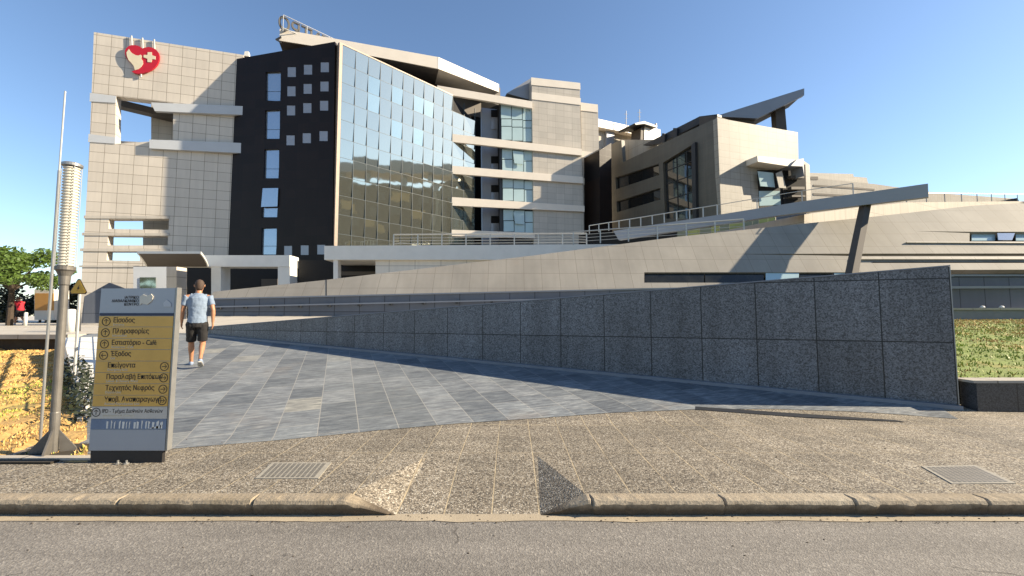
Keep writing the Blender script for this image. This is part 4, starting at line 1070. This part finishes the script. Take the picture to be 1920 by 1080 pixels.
# ================================================================ MANHOLE COVERS
def cover(pts, lab):
    P4 = [onz(*q) for q in pts]; c = sum((p for p in P4), Vector())/4
    root = thing('manhole_cover', lab, 'manhole cover', (c.x, c.y, 0), 'manhole covers in the pavement')
    mb = MB(); mb.add([p+Vector((0, 0, .006)) for p in P4]+[p+Vector((0, 0, -.02)) for p in P4], [(0, 1, 2, 3), (0, 4, 5, 1), (1, 5, 6, 2), (2, 6, 7, 3), (3, 7, 4, 0)]); mb.build('frame', M['grate'], root)
    mb = MB(); n = 11
    for i in range(n):
        for j in range(n):
            def bl(u, v): return P4[0].lerp(P4[1], u).lerp(P4[3].lerp(P4[2], u), v)
            u0_, v0_ = .06+.88*i/n, .06+.88*j/n; d_ = .88/n*.72
            q = [bl(u0_, v0_), bl(u0_+d_, v0_), bl(u0_+d_, v0_+d_), bl(u0_, v0_+d_)]
            mb.add([p+Vector((0, 0, .0068)) for p in q], [(0, 1, 2, 3)])
    mb.build('grid_pattern', M['steeld'], root)
cover([(478, 898), (597, 898), (622, 868), (510, 868)], 'pale square manhole cover in the left pavement')
cover([(1785, 908), (1905, 907), (1830, 873), (1727, 875)], 'pale gridded manhole cover in the right pavement')

# ================================================================ PEOPLE
def person(label, base, yaw, H_, pose, cl, scale_col):
    """local frame: facing +Y, z up, height 1.78"""
    root = thing('person', label, 'person', base)
    mw = Matrix.Translation(base) @ Matrix.Rotation(yaw, 4, 'Z') @ Matrix.Scale(H_/1.78, 4)
    J = pose
    up = Vector((0, 0, 1))
    def limb(mb, pts, n=12):
        R = []
        for i, (c, rx, ry) in enumerate(pts):
            a = Vector(pts[max(0, i-1)][0]); b = Vector(pts[min(len(pts)-1, i+1)][0]); R.append((c, rx, ry, b-a))
        mb.loft(R, n)
    def v(k): return Vector(J[k])
    def mids(a, b, t): return v(a).lerp(v(b), t)
    mb = MB()
    ch = v('chest'); hp = v('hip'); nk = v('neck'); hd = v('head')
    limb(mb, [(hp+up*-.10, .10, .08), (hp, .155, .115), (hp.lerp(ch, .45), .135, .10), (ch, .16, .115), (ch+up*.12, .165, .105), (nk+up*-.03, .09, .07)], 16)
    limb(mb, [(nk+up*-.08, .075, .07), (nk+up*.02, .055, .057), (hd+up*-.08, .056, .06)], 12)
    limb(mb, [(hd+up*-.125, .03, .04), (hd+up*-.11, .052, .065), (hd+up*-.06, .068, .085), (hd, .076, .096), (hd+up*.06, .070, .09), (hd+up*.10, .045, .06), (hd+up*.115, .015, .02)], 16)
    fd = Vector((0, 1, 0))
    mb.loft([(hd+fd*.085+up*-.01, .012, .02, fd), (hd+fd*.115+up*-.025, .008, .008, fd)], 6)
    for s in (-1, 1): mb.loft([(hd+Vector((s*.066, 0, -.01)), .012, .02, (s, 0, 0)), (hd+Vector((s*.09, -.01, 0)), .02, .032, (s, 0, 0)), (hd+Vector((s*.097, -.012, 0)), .012, .022, (s, 0, 0))], 8)
    for s, k in ((-1, 'l'), (1, 'r')):
        sh, el, wr = v('sh'+k), v('el'+k), v('wr'+k)
        limb(mb, [(sh+Vector((-s*.06, 0, .01)), .045, .05), (sh, .056, .056), (sh.lerp(el, .4), .047, .05), (el, .038, .040), (el.lerp(wr, .3), .041, .041), (wr, .024, .030)])
        hd_ = (wr-el).normalized(); fw = Vector((0, 1, 0))
        palm = wr+hd_*.085
        limb(mb, [(wr-hd_*.02, .022, .028), (wr+hd_*.04, .020, .040), (palm, .018, .042)], 10)
        for q in range(4):
            o_ = (q-1.5)*.021; ln = (.066, .078, .074, .058)[q]; b0_ = palm+fw*(-o_)-hd_*.01
            p1_ = b0_+hd_*ln*.55+Vector((-s*.006, .006, 0)); p2_ = p1_+hd_*ln*.45+Vector((-s*.018, .008, 0))
            limb(mb, [(b0_, .010, .010), (p1_, .009, .009), (p2_, .007, .007)], 7)
        t0 = wr+hd_*.03+fw*.03; limb(mb, [(t0, .013, .013), (t0+hd_*.035+fw*.018, .011, .011), (t0+hd_*.062+fw*.018, .008, .008)], 7)
        th_, kn, an, toe = v('th'+k), v('kn'+k), v('an'+k), v('to'+k)
        limb(mb, [(th_+up*.03, .085, .09), (th_, .09, .095), (th_.lerp(kn, .5), .072, .078), (kn, .052, .056), (kn.lerp(an, .28), .056, .062), (kn.lerp(an, .7), .038, .042), (an, .034, .040), (an+(an-kn).normalized()*.03, .034, .045)])
    o = link('body', mesh('body', mb.v, mb.f), M['skin'], root, mw)
    for nm, q in (('body', o),):
        r = q.modifiers.new('remesh', 'REMESH'); r.mode = 'VOXEL'; r.voxel_size = .0075; r.use_smooth_shade = True
        sm = q.modifiers.new('smooth', 'SMOOTH'); sm.iterations = 4; sm.factor = .5
    # shirt
    mb = MB()
    limb(mb, [(hp+up*-.045, .175, .135), (hp+up*.05, .168, .13), (hp.lerp(ch, .5), .158, .125), (ch, .182, .135), (ch+up*.12, .185, .125), (nk+up*-.035, .12, .09), (nk+up*.0, .066, .066)], 18)
    for s, k in ((-1, 'l'), (1, 'r')):
        sh, el = v('sh'+k), v('el'+k)
        limb(mb, [(sh+Vector((-s*.08, 0, .0)), .06, .075), (sh, .066, .070), (sh.lerp(el, .4), .060, .066), (sh.lerp(el, .62), .058, .064)], 12)
    o = link('shirt', mesh('shirt', mb.v, mb.f), M[cl[0]], root, mw)
    r = o.modifiers.new('remesh', 'REMESH'); r.mode = 'VOXEL'; r.voxel_size = .009; r.use_smooth_shade = True
    sm = o.modifiers.new('smooth', 'SMOOTH'); sm.iterations = 5
    tx = bpy.data.textures.new('folds', 'CLOUDS'); tx.noise_scale = .09; dm = o.modifiers.new('folds', 'DISPLACE'); dm.texture = tx; dm.strength = .022; dm.mid_level = .5
    mb = MB()
    limb(mb, [(hp+up*-.13, .155, .12), (hp+up*-.04, .168, .13), (hp+up*.04, .160, .122)], 16)
    for k in 'lr':
        th_, kn = v('th'+k), v('kn'+k)
        limb(mb, [(th_+up*.05, .09, .10), (th_, .102, .108), (th_.lerp(kn, .5), .092, .098), (th_.lerp(kn, .86), .088, .09)], 14)
    o = link('shorts', mesh('shorts', mb.v, mb.f), M[cl[1]], root, mw)
    r = o.modifiers.new('remesh', 'REMESH'); r.mode = 'VOXEL'; r.voxel_size = .009; r.use_smooth_shade = True
    o.modifiers.new('smooth', 'SMOOTH').iterations = 4
    dm = o.modifiers.new('folds', 'DISPLACE'); dm.texture = tx; dm.strength = .014; dm.mid_level = .5
    mb = MB()
    limb(mb, [(hd+Vector((0, -.045, -.10)), .045, .04), (hd+Vector((0, -.04, -.06)), .066, .062), (hd+Vector((0, -.03, -.02)), .075, .078), (hd+Vector((0, -.018, .02)), .083, .09), (hd+Vector((0, -.008, .07)), .076, .09), (hd+Vector((0, -.004, .108)), .05, .062), (hd+Vector((0, 0, .124)), .015, .02)], 16)
    link('hair', mesh('hair', mb.v, mb.f), M['hair'], root, mw); 
    for p in bpy.data.meshes['hair'].polygons if 'hair' in bpy.data.meshes else []: p.use_smooth = True
    for k in 'lr':
        an, to = v('an'+k), v('to'+k); d = (to-an); dn = d.normalized(); heel = Vector(J['he'+k])
        fdv = (to-heel).normalized(); nu = (up-fdv*up.dot(fdv)).normalized()
        mb = MB(); mb.loft([(heel+nu*.05-fdv*.01, .025, .03, fdv), (heel+nu*.05+fdv*.03, .038, .05, fdv), (heel+nu*.055+fdv*.09, .042, .052, fdv), (heel+nu*.04+fdv*.17, .047, .036, fdv), (to+nu*.03-fdv*.03, .045, .026, fdv), (to+nu*.025, .02, .014, fdv)], 12)
        sh_ = link('shoe', mesh('shoe', mb.v, mb.f), M[cl[2]], root, mw)
        for p in sh_.data.polygons: p.use_smooth = True
        mb = MB(); mb.loft([(heel+nu*.006-fdv*.015, .03, .012, fdv), (heel+nu*.006+fdv*.04, .042, .014, fdv), (heel+nu*.006+fdv*.16, .050, .014, fdv), (to+nu*.008-fdv*.03, .048, .014, fdv), (to+nu*.012+fdv*.005, .02, .010, fdv)], 12)
        link('sole', mesh('sole', mb.v, mb.f), M['sole'], sh_, mw)
    return root
walk = dict(hip=(0, 0, .93), chest=(0, .01, 1.27), neck=(0, .02, 1.50), head=(.005, .05, 1.655),
            shl=(-.195, .01, 1.42), ell=(-.255, .03, 1.14), wrl=(-.27, .13, .90), shr=(.195, .01, 1.42), elr=(.262, -.07, 1.15), wrr=(.265, -.06, .90),
            thl=(-.09, 0, .86), knl=(-.10, .17, .47), anl=(-.095, .26, .095), hel=(-.095, .21, .0), tol=(-.11, .47, .01),
            thr=(.09, 0, .86), knr=(.10, .04, .47), anr=(.10, -.27, .19), her=(.10, -.33, .12), tor=(.105, -.12, .005))
pb = onh(366, 688)
person('man in grey blue T-shirt and black shorts walking away up the ramp', (pb.x, pb.y, height(pb.x, pb.y)), radians(31), 1.76, walk, ('shirt', 'shorts', 'shoe'), 0)
lean = dict(walk); lean.update(chest=(0, .12, 1.24), neck=(0, .2, 1.46), head=(0, .28, 1.58), shl=(-.19, .17, 1.38), shr=(.19, .17, 1.38), ell=(-.2, .36, 1.2), wrl=(-.16, .5, 1.02), elr=(.2, .36, 1.2), wrr=(.16, .5, 1.02))
p2 = at(37, 600, 25)
person('person in red top leaning forward by the tree on the left plaza', (p2.x, 25, .87), radians(70), 1.72, lean, ('redshirt', 'shorts', 'shoe'), 0)

# ================================================================ WING OUTSIDE THE FRAME (seen in the mirror glass)
Wx = 120
root = thing('opposite_wing', 'brown hospital wing standing beyond the right edge of the photo', 'building', (Wx, 10, 0))
mb = MB(); mb.box((Wx, -90, 0), (Wx+14, 70, 40)); mb.build('wall', M['wingwall'], root)
for j in range(6):
    for i in range(12):
        mb = MB(); mb.box((Wx-.1, -60+i*9+(j % 2)*1.5, 3.5+j*6), (Wx-.005, -56+i*9+(j % 2)*1.5, 7+j*6)); mb.build('window', M['brown'] if (i+j) % 3 else M['orange'], root)
mb = MB(); mb.box((Wx-3, -80, 43.5), (Wx+10, 60, 47.5)); mb.build('roof_canopy', M['greybeam'], root)
for i in range(9): mb = MB(); mb.box((Wx+.5, -60+i*13, 40), (Wx+2, -58+i*13, 43.5)); mb.build('roof_column', M['greybeam'], root)

random.seed(21)
mb = MB()
for _ in range(420):
    g = random.random()
    if g < .45: x, y, z = random.uniform(-6, 6), YG+random.uniform(-.05, .1), -.119
    elif g < .7: x, y, z = random.uniform(-7, 7), random.uniform(1.6, YG-.05), -.1235
    else:
        y = random.uniform(3.7, 5.0); x = random.uniform(-4.2, 7); z = .004
        if -1.5 < x < 1.2: continue
    q = random.uniform(.003, .009); a = random.uniform(0, 6.28)
    p = [Vector((x+q*cos(a+k*1.57)*(1.6 if k % 2 else 1), y+q*sin(a+k*1.57), z)) for k in range(4)]
    mb.add(p+[Vector((x, y, z+q*.7))], [(0, 1, 4), (1, 2, 4), (2, 3, 4), (3, 0, 4)])
tag(mb.build('gutter_litter', M['bark']), 'scattered grit and dead leaf bits along the gutter and pavement', 'litter', kind='stuff')
